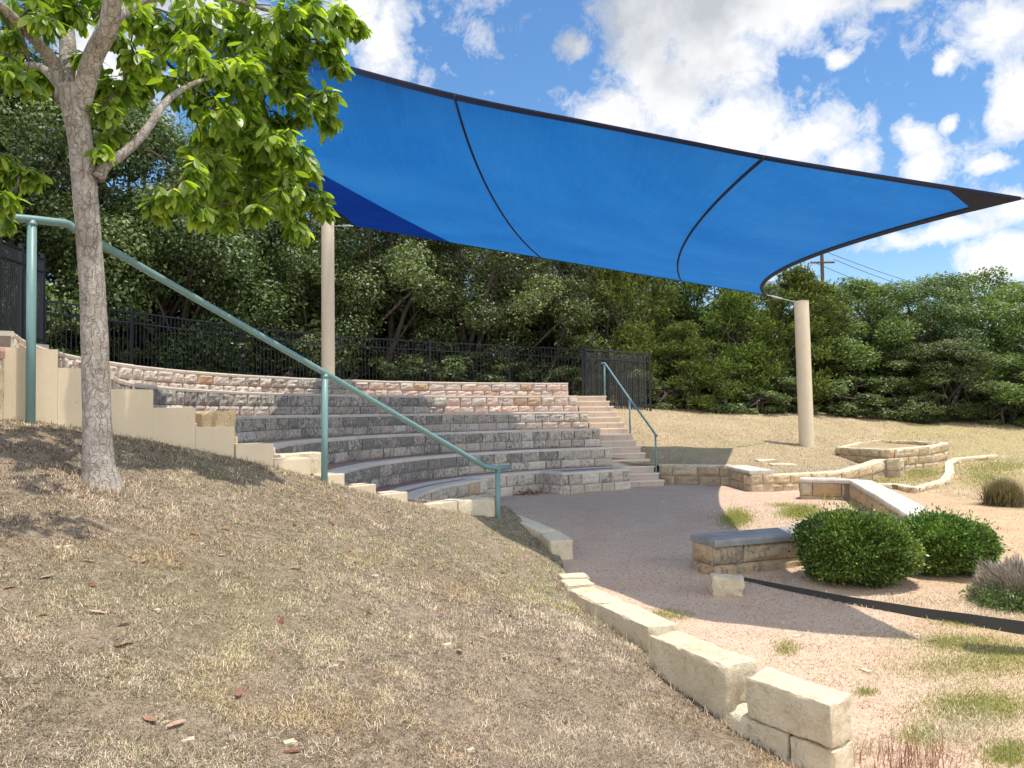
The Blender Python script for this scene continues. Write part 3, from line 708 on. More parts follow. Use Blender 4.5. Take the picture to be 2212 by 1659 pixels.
rail_tube([sp_(STR*14.2, 2.25+h) + SN.to_3d()*-.10, topp+Vector((0, 0, h+.01)), topp+Vector((0, 0, h))-SDIR.to_3d()*.06, midp+Vector((0, 0, h)), lowp+Vector((0, 0, h+.02)) + SDIR.to_3d()*.04, lowp+Vector((0, 0, h-.02)), lowp+Vector((0, 0, h-.03))-SDIR.to_3d()*.10], .026, 'rail', M_TEAL, t, 10)
for p in (lowp, midp, topp): rail_tube([p-Vector((0, 0, .25)), p+Vector((0, 0, h-.015))], .024, 'post', M_TEAL, t, 10)

# ------------------------------------------------------------------ shade sail
P1 = at_y(708, 481, 19.15); P2 = at_y(1731, 652, 22.3); P3 = at_y(2330, 440, 6.2); P4 = at_y(133, -62, 9.6)
def post(name, top, foot, r, label):
    t = tag(empty(name, foot), label, 'sail post', 'steel posts carrying the blue shade sail')
    f = Vector(foot) - (top-Vector(foot)).normalized()*.6
    mb = MB(); mb.tube([f, f.lerp(top, .5), top], [r*1.04, r*1.02, r], 28); mb.build('shaft', M_BEIGE, t, smooth=True).data.set_sharp_from_angle(angle=R_(50))
    mb = MB(); mb.tube([top, top+(top-f).normalized()*.018], r*1.03, 28); mb.build('cap_plate', M_BEIGE, t)
    return t
f1 = at_y(709, 812, 19.15); f1.z = 2.2; post('sail_post', P1, f1, .155, 'slim beige steel post behind the topmost seat row carrying the far left sail corner')
f2 = at_y(1743, 968, 22.35); post('sail_post', P2, f2, .20, 'stout beige steel post standing alone on the dry lawn at the right')
f4 = at_y(214, 880, 9.9); post('sail_post', P4 + Vector((0, 0, .02)), Vector((f4.x, f4.y, 1.9)), .09, 'slender beige steel post hidden behind the tree trunk')
def bez(a, m, b):                                  # quadratic through m at its middle
    c = m*2 - (a+b)/2
    return lambda t: a*(1-t)**2 + c*2*t*(1-t) + b*t*t
def spline(P):
    # Catmull-Rom, resampled so that t runs evenly along its length
    Q = []
    for i in range(len(P)-1):
        a, b, c, d = P[max(i-1, 0)], P[i], P[i+1], P[min(i+2, len(P)-1)]
        for k in range(20):
            t = k/20; Q.append(.5*((2*b)+(c-a)*t+(2*a-5*b+4*c-d)*t*t+(3*b-a-3*c+d)*t**3))
    Q.append(P[-1])
    for _ in range(12): Q = [Q[0]] + [(Q[i-1]+Q[i]*2+Q[i+1])/4 for i in range(1, len(Q)-1)] + [Q[-1]]
    D = [0.0]
    for a, b in zip(Q, Q[1:]): D.append(D[-1]+(b-a).length)
    def f(t):
        q = t*D[-1]; i = 0
        while i < len(D)-2 and D[i+1] < q: i += 1
        return Q[i].lerp(Q[i+1], (q-D[i])/max(1e-9, D[i+1]-D[i]))
    return f
c1 = at_y(766, 488, 18.6); c2_ = at_y(1656, 637, 21.0); c3 = at_y(2206, 428, 6.45); c4 = P4.lerp(P2, .02)
near = spline([c4, at_y(470, 62, 10.0), at_y(945, 195, 10.6), at_y(1300, 268, 9.6), at_y(1500, 308, 8.3), at_y(1720, 350, 7.1), c3])            # u: 0 at the upper left corner -> 1 at the near right corner
far = bez(c1, at_y(1170, 557, 19.9), c2_)
left = bez(c1, at_y(500, 268, 11.6), c4)           # v: 0 at the far edge -> 1 at the near edge
right = bez(c2_, at_y(1693, 583, 12.7), c3)
def sail(u, v):
    a = far(u)*(1-v) + near(u)*v; b = left(v)*(1-u) + right(v)*u
    c = c1*(1-u)*(1-v) + c2_*u*(1-v) + c4*(1-u)*v + c3*u*v
    return a + b - c
def m_sail(name, col, tr, tt_=.62):
    N = NT(name); p = N.pos()
    w = N.noise(N.n('Mapping', Vector=p, Scale=(1, .10, .25)).outputs[0], 22, 5, .75)
    c = N.mix(N.ramp(w, [(.32, 0.0), (.70, .55)]), col, tuple(x*.66 for x in col))
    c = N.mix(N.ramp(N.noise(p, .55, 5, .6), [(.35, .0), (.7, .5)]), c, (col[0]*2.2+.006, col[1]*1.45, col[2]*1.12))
    c = N.mix(N.ramp(N.noise(p, 55, 4, .8), [(.35, 0.0), (.8, .5)]), c, tuple(x*.6 for x in col))
    n_ = N.math('ADD', N.noise(p, 240, 2), N.math('MULTIPLY', N.noise(N.n('Mapping', Vector=p, Scale=(1, .08, .3)).outputs[0], 5, 4, .6), 14.0))
    a = N.pbr(c, 0.75, N.bump(n_, .35, .004), spec=.2)
    t = N.n('BsdfTranslucent', Color=N.mix(1.0, c, tr, 'MULTIPLY'), Normal=N.bump(n_, .5, .006)).outputs[0]
    m = N.n('MixShader', Fac=tt_, _1=a, _2=t).outputs[0]
    pin = N.ramp(N.vor(p, 11, out='Distance'), [(.028, .8), (.034, 0.0)])
    return N.done(N.n('MixShader', Fac=N.math('MULTIPLY', pin, N.ramp(N.noise(p, .9, 3), [(.42, 0.0), (.56, 1.0)])), _1=m, _2=N.n('BsdfTransparent').outputs[0]).outputs[0])
M_SAIL = m_sail('blue_shade_cloth', (0.012, 0.112, 0.38), (1.0, 1.25, 1.15), .50); M_SAIL2 = m_sail('fold_shade_cloth', (0.011, 0.125, 0.54), (1, 1.2, 1.1), .56)  # the second cloth carries the sail's shaded fold in its colour
M_WEB = m_paint('navy_webbing', (0.010, 0.016, 0.045), .8)
t = tag(empty('shade_sail', P2), 'huge blue four-cornered shade sail stretched over the seats and gravel', 'shade sail')
# seams: curves in (u,v) measured on the cloth
s1n, s1f, s2n, s2f = .395, .50, .82, .82
def seam_u(k, v):
    lo = (0.0, s1f, s2f, 1.0)[k]; hi = (0.0, s1n, s2n, 1.0)[k]; bow = (0, -.004, .020, 0)[k]
    return lo + (hi-lo)*v + bow*4*v*(1-v)
for k in range(3):
    mb = MB(); mb.grid(lambda u, v: sail(seam_u(k, v)*(1-u)+seam_u(k+1, v)*u, v), 22, 44); o = mb.build('canopy_panel', M_SAIL, t, smooth=True)
for k in (1, 2): rail_tube([sail(seam_u(k, i/40), i/40) - Vector((0, 0, .008)) for i in range(41)], .018, 'seam', M_WEB, t, 6)
def ribbon(cv, inn, w, name):
    mb = MB(); n = 50
    for i in range(n+1):
        p = cv(i/n); q = inn(i/n); d = (q-p).normalized()
        mb.vert(p - Vector((0, 0, .012))); mb.vert(p + d*w - Vector((0, 0, .012))); mb.vert(p + d*w + Vector((0, 0, .012))); mb.vert(p + Vector((0, 0, .012)))
    for i in range(n):
        for k in range(4):
            a = i*4+k; c = i*4+(k+1) % 4; mb.face((a, a+4, c+4, c))
    return mb.build(name, M_WEB, t)
ribbon(lambda x: sail(x, 1), lambda x: sail(min(max(x, .02), .98), .97), .065, 'edge_webbing'); ribbon(lambda x: sail(x, 0), lambda x: sail(min(max(x, .02), .98), .03), .05, 'edge_webbing')
ribbon(lambda x: sail(1, x), lambda x: sail(.97, min(max(x, .02), .98)), .075, 'edge_webbing'); ribbon(lambda x: sail(0, x), lambda x: sail(.03, min(max(x, .02), .98)), .07, 'edge_webbing')
mb = MB(); mb.grid(lambda a, b: sail(1-a*.048*(1-.5*b), 1-b*.05*(1-.5*a)) - Vector((0, 0, .014)), 8, 8); mb.build('corner_patch', M_WEB, t, smooth=True)
mb = MB(); mb.grid(lambda a, b: sail(.001+a*.27*(1-b)**.8, .01+b*.5) - Vector((0, 0, .012)), 24, 24); mb.build('fold_shade_panel', M_SAIL2, t, smooth=True)  # added layer under the sail, imitating its dark shaded fold
for a, b in ((c1, P1-Vector((0, 0, .08))), (c2_, P2-Vector((0, 0, .05))), (c3, P3), (c4, P4)):
    d = b-a; cb = rail_tube([a, b], .010, 'cable', M_GALV, t, 6)
    mb = MB(); mb.tube([a+d*.12, a+d*.16, a+d*.40, a+d*.44], [.012, .026, .026, .012], 10); mb.build('turnbuckle', M_GALV, cb)
# the fourth post, just out of frame on the right
post('sail_post', P3 + Vector((.02, 0, .02)), Vector((P3.x+.35, P3.y+.1, -.4)), .12, 'beige steel post at the right edge holding the near sail corner')

# ------------------------------------------------------------------ fences
def fence_run(t, pts, zb, h, lean_posts=True, pitch=.115, slats=False):
    """posts at pts; between them one panel part"""
    for i, p in enumerate(pts):
        mb = MB(); z = zb[i]; s_ = .034
        mb.box((p[0]-s_, p[1]-s_, z-.3), (2*s_, 0, 0), (0, 2*s_, 0), (0, 0, h+.36)); mb.box((p[0]-s_*1.25, p[1]-s_*1.25, z+h+.06), (2.5*s_, 0, 0), (0, 2.5*s_, 0), (0, 0, .025))
        mb.build('post', M_BLACK, t)
    for i in range(len(pts)-1):
        a, b = Vector(pts[i]), Vector(pts[i+1]); L = (b-a).length; d = (b-a)/L; nn = Vector((-d.y, d.x)); mb = MB()
        zz = lambda f: zb[i]+(zb[i+1]-zb[i])*f
        for hz in (.12, h-.28, h-.02):
            o = a + nn*-.016
            A_ = Vector((o.x, o.y, zz(0)+hz-.018)); mb.box(A_, (b-a).to_3d()+Vector((0, 0, zz(1)-zz(0))), nn.to_3d()*.032, (0, 0, .036))
        n = int(L/pitch)
        for k in range(1, n+1):
            f = k/(n+1); o = a.lerp(b, f) + nn*-.009 - d*.009
            mb.box((o.x, o.y, zz(f)+.04), d.to_3d()*.018, nn.to_3d()*.018, (0, 0, h-.06))
        mb.build('panel', M_BLACK, t)
FP = [(1258, 3.66, 755), (1100, 3.90, 747), (929, 4.05, 739), (734, 4.2, 727), (521, 4.3, 706), (285, 4.33, 674), (40, 4.36, 643), (-250, 4.4, 610)]
fpt = [at_z(u, v, z) for u, z, v in FP]; fp = [v2(p) for p in fpt]; fz = [p.z-1.80 for p in fpt]
FE = at_y(1405, 885, 25.4)
t = tag(empty('metal_fence', (fp[0][0], fp[0][1], 1.8)), 'long black metal picket fence curving behind the topmost stone seat row', 'fence')
fence_run(t, fp, fz, 1.82)
gA, gB = Vector((fp[0][0]+.09, fp[0][1]+.02)), Vector((FE.x, FE.y))
t = tag(empty('screen_fence', (gA.x, gA.y, 1.8)), 'black fence bay filled with dense diagonal privacy slats behind the pink stair', 'fence')
fence_run(t, [tuple(gA), tuple(gA.lerp(gB, .34)), tuple(gB)], [1.86, 1.86, 1.84], 1.82, pitch=.30)
mb = MB(); d = (gB-gA); L = d.length; d /= L; nn = Vector((-d.y, d.x)); ns = int(L/.085)
for k in range(ns):
    o = gA + d*(.02+k*.085) + nn*.07
    mb.box((o.x, o.y, 1.80), d.to_3d()*.040, nn.to_3d()*.006, (0, 0, 1.78))
o2 = mb.build('privacy_slats', M_BLACK, t)
mb = MB()
for k in range(-14, ns):                             # the galvanised mesh that holds the slats
    for j in range(24):
        x0 = k*.085+j*.085
        if not (.03 < x0 < L-.12): continue
        o = gA + d*x0 + nn*.058; z0 = 3.56-j*.074
        mb.box((o.x, o.y, z0), d.to_3d()*.062+Vector((0, 0, -.066)), nn.to_3d()*.006, (0, 0, .009))
mb.build('chain_link', M_STEEL2, t)
nl = [at_y(91, 748, 15.8), at_y(44, 744, 14.5), at_y(-6, 741, 13.4), at_y(-120, 735, 12.0)]
t = tag(empty('metal_fence', nl[0]), 'near black metal picket fence panel on a concrete kerb at the left edge', 'fence')
fence_run(t, [v2(p) for p in nl], [p.z for p in nl], 1.78, pitch=.10)
mb = MB()
for a, b in zip(nl, nl[1:]):
    dd = (b-a); dd.z = 0; dd.normalize(); nn = Vector((-dd.y, dd.x, 0)); mb.box(a-nn*.12+Vector((0, 0, -.9)), b-a, nn*.24, (0, 0, .93))
tag(mb.build('concrete_kerb', M_CAPL), 'grey concrete kerb under the near black fence panel', 'kerb')
# the wall that closes the stair at the picture's left edge
pp = Vector((K.x, K.y, 0)) - pn*.10; A, B = on_plane(-90, 765, pp, pn), on_plane(10, 765, pp, pn)
garden_wall('side_wall', 'rough tan limestone wall with a red brick top at the left edge', [v2(A), v2(B)], lambda s: 1.3, lambda s: B.z+.05, thick=.3, side=1, cap=(.3, .4), capmat=M_PAVE, capth=.09, back=False)

# ------------------------------------------------------------------ small hard objects on the right
g = lambda u, v: on_h(u, v, low)
e = [g(1606, 1256), g(1700, 1277), g(1830, 1306), g(2000, 1337), g(2130, 1358), g(2300, 1382)]
mb = MB(); P = Path([v2(p) for p in e], 1); n = 50
for i in range(n+1):
    q = P.L*i/n; p, nr = P.at(q); z = low(p.x, p.y); hh = .045+.060*min(1, i/n*1.3)
    for (o_, zz) in ((.004, z-.1), (.004, z+hh), (-.004, z+hh), (-.004, z-.1)): w = p+nr*o_; mb.vert((w.x, w.y, zz))
for i in range(n):
    for k in range(4):
        a = i*4+k; c = i*4+(k+1) % 4; mb.face((a, a+4, c+4, c))
tag(mb.build('landscape_edging', M_STEEL), 'dark steel strip edging the planting bed in front of the bushes', 'edging')
b0 = g(1575, 1286)
o = rough_block('boulder', b0+Vector((-.16, .10, .20)), b0+Vector((.16, .06, .17)), .24, .27, M_CURB, None, .06, 12, seed=77); tag(o, 'loose angular pale boulder at the end of the steel edging', 'boulder')
STONES = [(1690, 1006, 'flat white stone showing through the dry lawn beside the lone post', .30, .05), (1655, 996, 'small reddish flat stone in the lawn near the stair', .25, .04)]
for (u, v, lb, w, h) in STONES:
    p = on_h(u, v, lawn); o = rough_block('flat_stone', p+Vector((-w, 0, h)), p+Vector((w, 0, h)), .35, .14, M_CURB, None, .03, 8, seed=u); tag(o, lb, 'stone')
#VEG0
# ------------------------------------------------------------------ vegetation
def rnd_dirs(n, up=0.0):
    d = RNG.normal(size=(n, 3)); d[:, 2] += up; return d/np.linalg.norm(d, axis=1, keepdims=True)
def leaf_quads(P, D, Nn, ln, wd):
    """diamond leaf faces: P root, D direction, Nn face normal hint, ln/wd arrays"""
    S = np.cross(D, Nn); S /= np.maximum(np.linalg.norm(S, axis=1, keepdims=True), 1e-6)
    ln = np.asarray(ln).reshape(-1, 1); wd = np.asarray(wd).reshape(-1, 1)
    a = P; b = P + D*ln*.5 + S*wd*.5; c = P + D*ln; d = P + D*ln*.5 - S*wd*.5
    return np.stack([a, b, c, d], 1).reshape(-1, 3)
M_OAKL = m_leaf('live_oak_leaves', (0.018, 0.032, 0.008), (0.105, 0.145, 0.038), (0.27, 0.32, 0.115), .20, rough=.48, spec=.4)
M_OAKG = m_leaf('light_oak_leaves', (0.05, 0.085, 0.018), (0.145, 0.205, 0.048), (0.28, 0.34, 0.10), .34, rough=.5)
M_JUN = m_leaf('juniper_foliage', (0.020, 0.034, 0.008), (0.125, 0.165, 0.030), (0.32, 0.36, 0.07), .2, rough=.7, spec=.15)
M_BOX = m_leaf('boxwood_leaves', (0.022, 0.058, 0.010), (0.095, 0.185, 0.028), (0.38, 0.48, 0.085), .25, rough=.38, spec=.5)
M_FG = m_leaf('broad_oak_leaves', (0.055, 0.115, 0.018), (0.205, 0.315, 0.045), (0.38, 0.46, 0.10), .56, tcol=(1.9, 2.0, .42), rough=.36, spec=.5)
M_GREY = m_leaf('grey_twigs', (0.13, 0.10, 0.075), (0.31, 0.255, 0.20), (0.48, 0.41, 0.34), .1, tcol=(1, 1, 1), rough=.9)
M_STRAW = m_leaf('dry_grass', (0.070, 0.052, 0.037), (0.56, 0.445, 0.315), (0.93, 0.785, 0.58), .22, tcol=(1, 1, .9), rough=.8, spec=.15)
M_RUST = m_leaf('rusty_dry_grass', (0.14, 0.075, 0.04), (0.60, 0.375, 0.205), (0.86, 0.63, 0.38), .24, tcol=(1, .95, .8), rough=.8, spec=.15)
M_GREEN = m_leaf('green_grass', (0.10, 0.125, 0.03), (0.33, 0.36, 0.075), (0.56, 0.53, 0.19), .35, tcol=(1.2, 1.3, .6), rough=.7)
M_BARK = m_bark('grey_bark', (0.25, 0.215, 0.18), (0.53, 0.49, 0.44), (0.13, 0.095, 0.07), 1.0)
M_BARKD = m_bark('dark_bark', (0.07, 0.055, 0.045), (0.15, 0.125, 0.105), (0.03, 0.025, 0.02), .6)
M_DEADL = m_leaf('dead_leaf', (0.20, 0.075, 0.03), (0.36, 0.18, 0.085), (0.52, 0.37, 0.25), .15, tcol=(1, .8, .5), rough=.6)

def crown_mesh(kind, seed, H, RX, base, K, nleaf, mat, size):
    global RNG
    RNG = np.random.default_rng(seed); rs = random.Random(seed)
    cen, rad = [], []
    lobes = [(rs.uniform(0, 6.28), rs.uniform(.2, .9)) for _ in range(5)]
    while len(cen) < K:
        f = rs.random()**.8; z = base + (H-base)*f
        if kind == 'juniper': prof = (1-f)**.62*1.05 + .10 if f > .22 else .80+.6*f
        else: prof = math.sqrt(max(0, 1-((f-.40)/.63)**2))
        th = rs.uniform(0, 6.28); w = 1 + .22*math.sin(2*th+lobes[0][0]) + .16*math.sin(3*th+lobes[1][0]+f*4)
        r = RX*prof*w*math.sqrt(rs.uniform(.12, 1.0))
        cen.append((r*math.cos(th), r*math.sin(th), z)); rad.append(rs.uniform(.42, .85)*(RX/2.6)*(1.0 if kind != 'juniper' else .75)*(1.15-.35*f))
    cen = np.array(cen); rad = np.array(rad); wt = rad**2; wt /= wt.sum()
    ci = RNG.choice(K, nleaf, p=wt); d = rnd_dirs(nleaf, .25)
    if kind == 'juniper':
        # plumes: leaves strung along short upward, outward sprays
        ns = nleaf//14; ci = np.repeat(RNG.choice(K, ns, p=wt), 14); d0 = np.repeat(rnd_dirs(ns, .25), 14, 0); nleaf = len(ci)
        sp = np.repeat(rnd_dirs(ns, .9), 14, 0)*.6 + d0*.6 + RNG.normal(size=(nleaf, 3))*.22; sp[:, 2] += .25; sp /= np.linalg.norm(sp, axis=1, keepdims=True)
        q = np.tile(np.linspace(0, 1, 14), ns)[:, None]
        P = cen[ci] + d0*rad[ci][:, None]*np.array([1, 1, .8])*np.repeat(RNG.uniform(.45, 1.0, ns), 14)[:, None] + np.repeat(rnd_dirs(ns, .9), 14, 0)*q*.34*size/.1
        D = sp; Nn = rnd_dirs(nleaf); ln = RNG.uniform(.7, 1.3, nleaf)*size; wd = ln*.30
        tone = np.clip(.12 + .55*q[:, 0] + RNG.normal(0, .14, nleaf) + np.repeat(RNG.normal(0, .12, ns), 14), 0, 1)
    else:
        rr = RNG.uniform(.25, 1.0, nleaf)**.5
        ph = 1 + .25*np.sin(d[:, 0]*6+ci)*np.cos(d[:, 2]*5+ci*2)
        P = cen[ci] + d*(rad[ci]*rr*ph)[:, None]*np.array([1.1, 1.1, .75])
        Nn = d*.7 + rnd_dirs(nleaf)*.8 + np.array([0, 0, .45]); Nn /= np.linalg.norm(Nn, axis=1, keepdims=True)
        D = np.cross(Nn, rnd_dirs(nleaf)); D /= np.maximum(np.linalg.norm(D, axis=1, keepdims=True), 1e-6)
        ln = RNG.uniform(.7, 1.35, nleaf)*size; wd = ln*RNG.uniform(.42, .62, nleaf)
        clump = RNG.normal(0, .13, K)
        tone = np.clip(.46 + clump[ci] + RNG.normal(0, .21, nleaf), 0, 1)
    V = leaf_quads(P, D, Nn, ln, wd)
    return V, np.repeat(tone, 4), cen, rad
def tree_proto(name, label, kind, seed, H, RX, base, K, nleaf, mat, size, stems=3, group='trees and cedars walling in the theatre'):
    t = tag(empty(name), label, 'tree', group)
    V, tone, cen, rad = crown_mesh(kind, seed, H, RX, base, K, nleaf, mat, size)
    rs = random.Random(seed+5); mb = MB()
    order = sorted(range(K), key=lambda k: cen[k][2])
    for s_ in range(stems):
        a = rs.uniform(0, 6.28); bx, by = .18*math.cos(a), .18*math.sin(a); tgt = Vector(cen[order[int(K*(.55+.4*s_/max(1, stems))) - 1]])
        p = [Vector((bx, by, -.4)), Vector((bx*1.6, by*1.6, .7)), Vector((bx*2+tgt.x*.25, by*2+tgt.y*.25, base+.8)), tgt*.8+Vector((0, 0, .1)), tgt]
        pts = [p[0]]
        for q in range(len(p)-1):
            for k in range(1, 5): pts.append(p[q].lerp(p[q+1], k/4) + Vector((rs.uniform(-.03, .03), rs.uniform(-.03, .03), 0)))
        R0 = .15*RX/2.6; mb.tube(pts, [R0*(1-.85*k/len(pts)) for k in range(len(pts))], 9)
        for k in range(7):
            c = Vector(cen[rs.choice(order)]); st = pts[rs.randint(6, len(pts)-3)]
            mid = st.lerp(c, .5) + Vector((rs.uniform(-.2, .2), rs.uniform(-.2, .2), -.1)); mb.tube([st, mid, c], [.05, .035, .012], 6)
    mb.build('trunk', M_BARKD, t, smooth=True)
    np_mesh('crown', V, 4, mat, tone, t)
    return t
PROTO = {}
def plant(kind, x, y, h, w, label, z=None, rz=None, group=None):
    root, H0, W0 = PROTO[kind]
    if not root.get('used'): o = root; root['used'] = 1
    else: o = copy_tree(root)
    if z is None: z = max(float(hill_np(x, y)) if (x < 4) else -9, lawn(x, y) if x >= 3 else -9)
    o.location = (x, y, z-.05); o.scale = (w/W0, w/W0, h/H0); o.rotation_euler = (0, 0, random.uniform(0, 6.28) if rz is None else rz)
    o['label'] = label
    if group: o['group'] = group
    return o
def mkproto(key, *a, **k):
    t = tree_proto(*a, **k); PROTO[key] = (t, a[4], a[5])
mkproto('oakA', 'live_oak_tree', 'x', 'oak', 21, 6.0, 2.6, .7, 66, 62000, M_OAKL, .088)
mkproto('oakB', 'live_oak_tree', 'x', 'oak', 22, 6.0, 2.6, .5, 74, 62000, M_OAKL, .090, stems=4)
mkproto('oakC', 'live_oak_tree', 'x', 'oak', 23, 6.0, 2.6, .4, 60, 32000, M_OAKG, .12)
mkproto('junA', 'juniper_tree', 'x', 'juniper', 24, 6.0, 2.2, .3, 110, 70000, M_JUN, .095, stems=2)
mkproto('junB', 'juniper_tree', 'x', 'juniper', 25, 6.0, 2.2, .15, 100, 70000, M_JUN, .095, stems=2)
mkproto('shrub', 'understory_shrub', 'x', 'oak', 26, 1.6, 1.0, .05, 26, 9000, M_OAKL, .085, stems=3)
TREES = [  # kind, x, y, height, half width, label
 ('oakB', -15.5, 16.5, 8.93, 3.6, 'tall pale grey-green oak at the far left edge, behind the near fence panel'),
 ('oakA', -13.2, 20.5, 8.56, 3.5, 'tall grey-green live oak showing left of the foreground trunk'),
 ('oakB', -10.3, 23.6, 8.18, 3.3, 'live oak behind the foreground trunk, over the low right-hand branch'),
 ('oakA', -8.0, 26.2, 7.81, 3.2, 'live oak behind the slim beige post, left of it'),
 ('oakB', -4.8, 27.8, 7.30, 3.0, 'live oak just right of the slim beige post, under the sail edge'),
 ('oakA', -1.6, 28.6, 6.72, 2.9, 'dense live oak behind the middle of the far fence'),
 ('oakB', 1.3, 28.8, 6.34, 2.7, 'live oak with pale shiny leaves behind the right part of the fence'),
 ('oakA', 3.2, 34.5, 6.6, 3.0, 'oak of the second rank closing the gap above the slatted fence'),
 ('oakB', 6.8, 35.5, 6.4, 3.0, 'oak of the second rank behind the small yellow juniper'),
 ('junA', 3.6, 28.4, 4.99, 1.9, 'dark juniper behind the slatted fence bay'),
 ('junB', 6.3, 28.6, 3.06, 1.7, 'small yellow-green juniper right of the slatted fence bay'),
 ('junA', 8.6, 30.2, 4.25, 2.1, 'mid-sized juniper between the small yellow one and the stout post'),
 ('junB', 11.2, 31.0, 5.35, 2.7, 'big broad juniper behind the stout beige post'),
 ('oakC', 14.2, 32.5, 5.27, 2.6, 'rounded oak right of the big juniper'),
 ('oakB', 17.4, 32.5, 5.44, 2.7, 'bushy oak over the oval planter, right of the rounded one'),
 ('oakC', 20.6, 31.5, 5.27, 2.9, 'pale yellow-green oak at the right edge of the tree line'),
 ('oakC', 19.6, 28.6, 3.15, 2.5, 'low dark bushy oak whose skirt meets the lawn at the far right'),
 ('oakA', 16.2, 29.6, 2.89, 2.3, 'low spreading oak skirt in front of the rounded oaks'),
 # second rank, mostly hidden
 ('oakA', -17.5, 22.5, 10.23, 4.0, 'tree of the second rank showing its top at the far left'),
 ('oakB', -14.0, 26.5, 9.86, 3.8, 'tree of the second rank behind the foreground leaves'),
 ('oakA', -10.5, 29.5, 8.93, 3.6, 'tree of the second rank under the sail\'s left corner'),
 ('oakB', -6.3, 31.5, 7.81, 3.4, 'tree of the second rank in the dark right of the slim post'),
 ('oakA', -2.2, 32.5, 7.10, 3.2, 'tree of the second rank behind the middle fence oak'),
 ('oakB', 1.8, 32.5, 6.72, 3.0, 'tree of the second rank above the right part of the fence'),
 ('junA', 5.0, 32.0, 6.9, 2.6, 'dark juniper of the second rank above the small yellow one'),
 ('junB', 8.2, 33.0, 6.6, 2.8, 'dark juniper of the second rank left of the big one'),
 ('oakB', 12.4, 36.0, 5.27, 3.0, 'oak of the second rank beside the utility pole'),
 ('oakC', 16.2, 37.5, 5.61, 3.0, 'light green oak of the second rank between the rounded oaks'),
 ('oakC', 21.5, 37.0, 6.46, 3.4, 'tall bright green tree behind the right end of the tree line'),
 ('oakA', 25.5, 35.0, 5.78, 3.2, 'oak at the extreme right behind the bright tree'),
]
for a in TREES: plant(*a)
SHR = [(-14.2, 17.6, 1.6), (-12.2, 19.8, 1.8), (-10.7, 21.6, 1.5), (-9.2, 23.6, 1.7), (-7.4, 25.0, 1.5), (-5.6, 26.0, 1.6), (-3.6, 26.9, 1.4), (-1.8, 27.0, 1.7), (0.2, 27.2, 1.5), (2.0, 27.0, 1.4), (3.4, 27.2, 1.3), (5.2, 27.9, 1.0), (7.4, 28.6, 1.2), (8.8, 28.5, .9), (10.2, 29.3, 1.3), (12.4, 29.6, 1.4), (14.0, 29.7, 1.5), (15.2, 29.0, 1.1), (17.6, 28.2, 1.3), (18.9, 27.2, 1.6), (20.6, 26.8, 1.8), (22.4, 27.5, 2.0),
       (-13, 23.5, 3.2), (-11.4, 25.4, 3.2), (-9.8, 27, 3.2), (-7.8, 28.4, 3.2), (-6, 29.6, 3.2), (-4.4, 30.2, 3.0), (-3, 30.4, 3.0), (-1.4, 30.6, 3.0), (0, 30.6, 3.0), (1.6, 30.6, 3.0), (3, 30.4, 2.8), (4.8, 30.6, 2.4), (6.6, 30.8, 2.4), (9.8, 32.6, 2.2), (13, 33.6, 2.4), (16, 34.4, 2.4), (19, 34.4, 2.6)]
for i, (x, y, h) in enumerate(SHR): plant('shrub', x, y, h, h*.85*random.uniform(.9, 1.25), 'dark leafy shrub filling the shade under the tree line', group='shrubs under the tree line')
for k, (o, a, b) in PROTO.items(): 
    if 'used' in o: del o['used']
for o in C.objects:
    if 'used' in o: del o['used']

# foreground oak ------------------------------------------------
YT = 5.5
tk = [(222, 1075, 5.5), (219, 1046, 5.5), (214, 1015, 5.5), (211, 960, 5.5), (209, 880, 5.5), (206, 800, 5.5), (203, 700, 5.5), (198, 600, 5.5), (191, 500, 5.48), (183, 400, 5.45), (174, 310, 5.42), (163, 240, 5.4), (154, 185, 5.38)]
wk = [104, 82, 68, 60, 57, 55, 53, 51, 50, 48, 47, 52, 55]
M1 = 5.5/1702/2
tree = tag(empty('oak_tree', tuple(at_y(219, 1046, 5.5))), 'young broad-leaved oak with pale flaking bark in the left foreground', 'tree')
def limb(name, pts, ws, seg=16, parent=tree, sub=5):
    P = [at_y(*p) for p in pts]; Q, R = [], []
    for i in range(len(P)-1):                       # Catmull-Rom
        a, b, c, d = P[max(i-1, 0)], P[i], P[i+1], P[min(i+2, len(P)-1)]
        for k in range(sub):
            t = k/sub; Q.append(.5*((2*b)+(c-a)*t+(2*a-5*b+4*c-d)*t*t+(3*b-a-3*c+d)*t**3)); R.append((ws[i]*(1-t)+ws[i+1]*t)*M1)
    Q.append(P[-1]); R.append(ws[-1]*M1)
    sd = random.uniform(0, 50)
    mb = MB(); mb.tube(Q, R, seg, fn=lambda i, a: 1+.05*mnoise.noise(Vector((math.cos(a)*2, math.sin(a)*2, i*.22+sd)))+.03*mnoise.noise(Vector((math.cos(a)*6, math.sin(a)*6, i*.8+sd))))
    mb.build(name, M_BARK, parent, smooth=True); return Q
def base_flare(): pass
trunkQ = limb('trunk', tk, wk, 28)
LQ = []
LQ += limb('limb', [(172, 235, 5.40), (188, 170, 5.36), (205, 115, 5.3), (233, 60, 5.2), (243, 0, 5.1), (250, -90, 5.0), (262, -220, 4.95)], [44, 42, 40, 40, 36, 30, 16])
LQ += limb('limb', [(140, 215, 5.42), (143, 165, 5.5), (147, 105, 5.6), (141, 30, 5.75), (136, -80, 5.9), (140, -200, 6.0)], [40, 36, 34, 30, 24, 12])
LQ += limb('limb', [(135, 190, 5.45), (112, 130, 5.35), (80, 90, 5.2), (45, 55, 5.0), (0, 10, 4.8), (-70, -40, 4.6)], [30, 26, 24, 20, 16, 8])
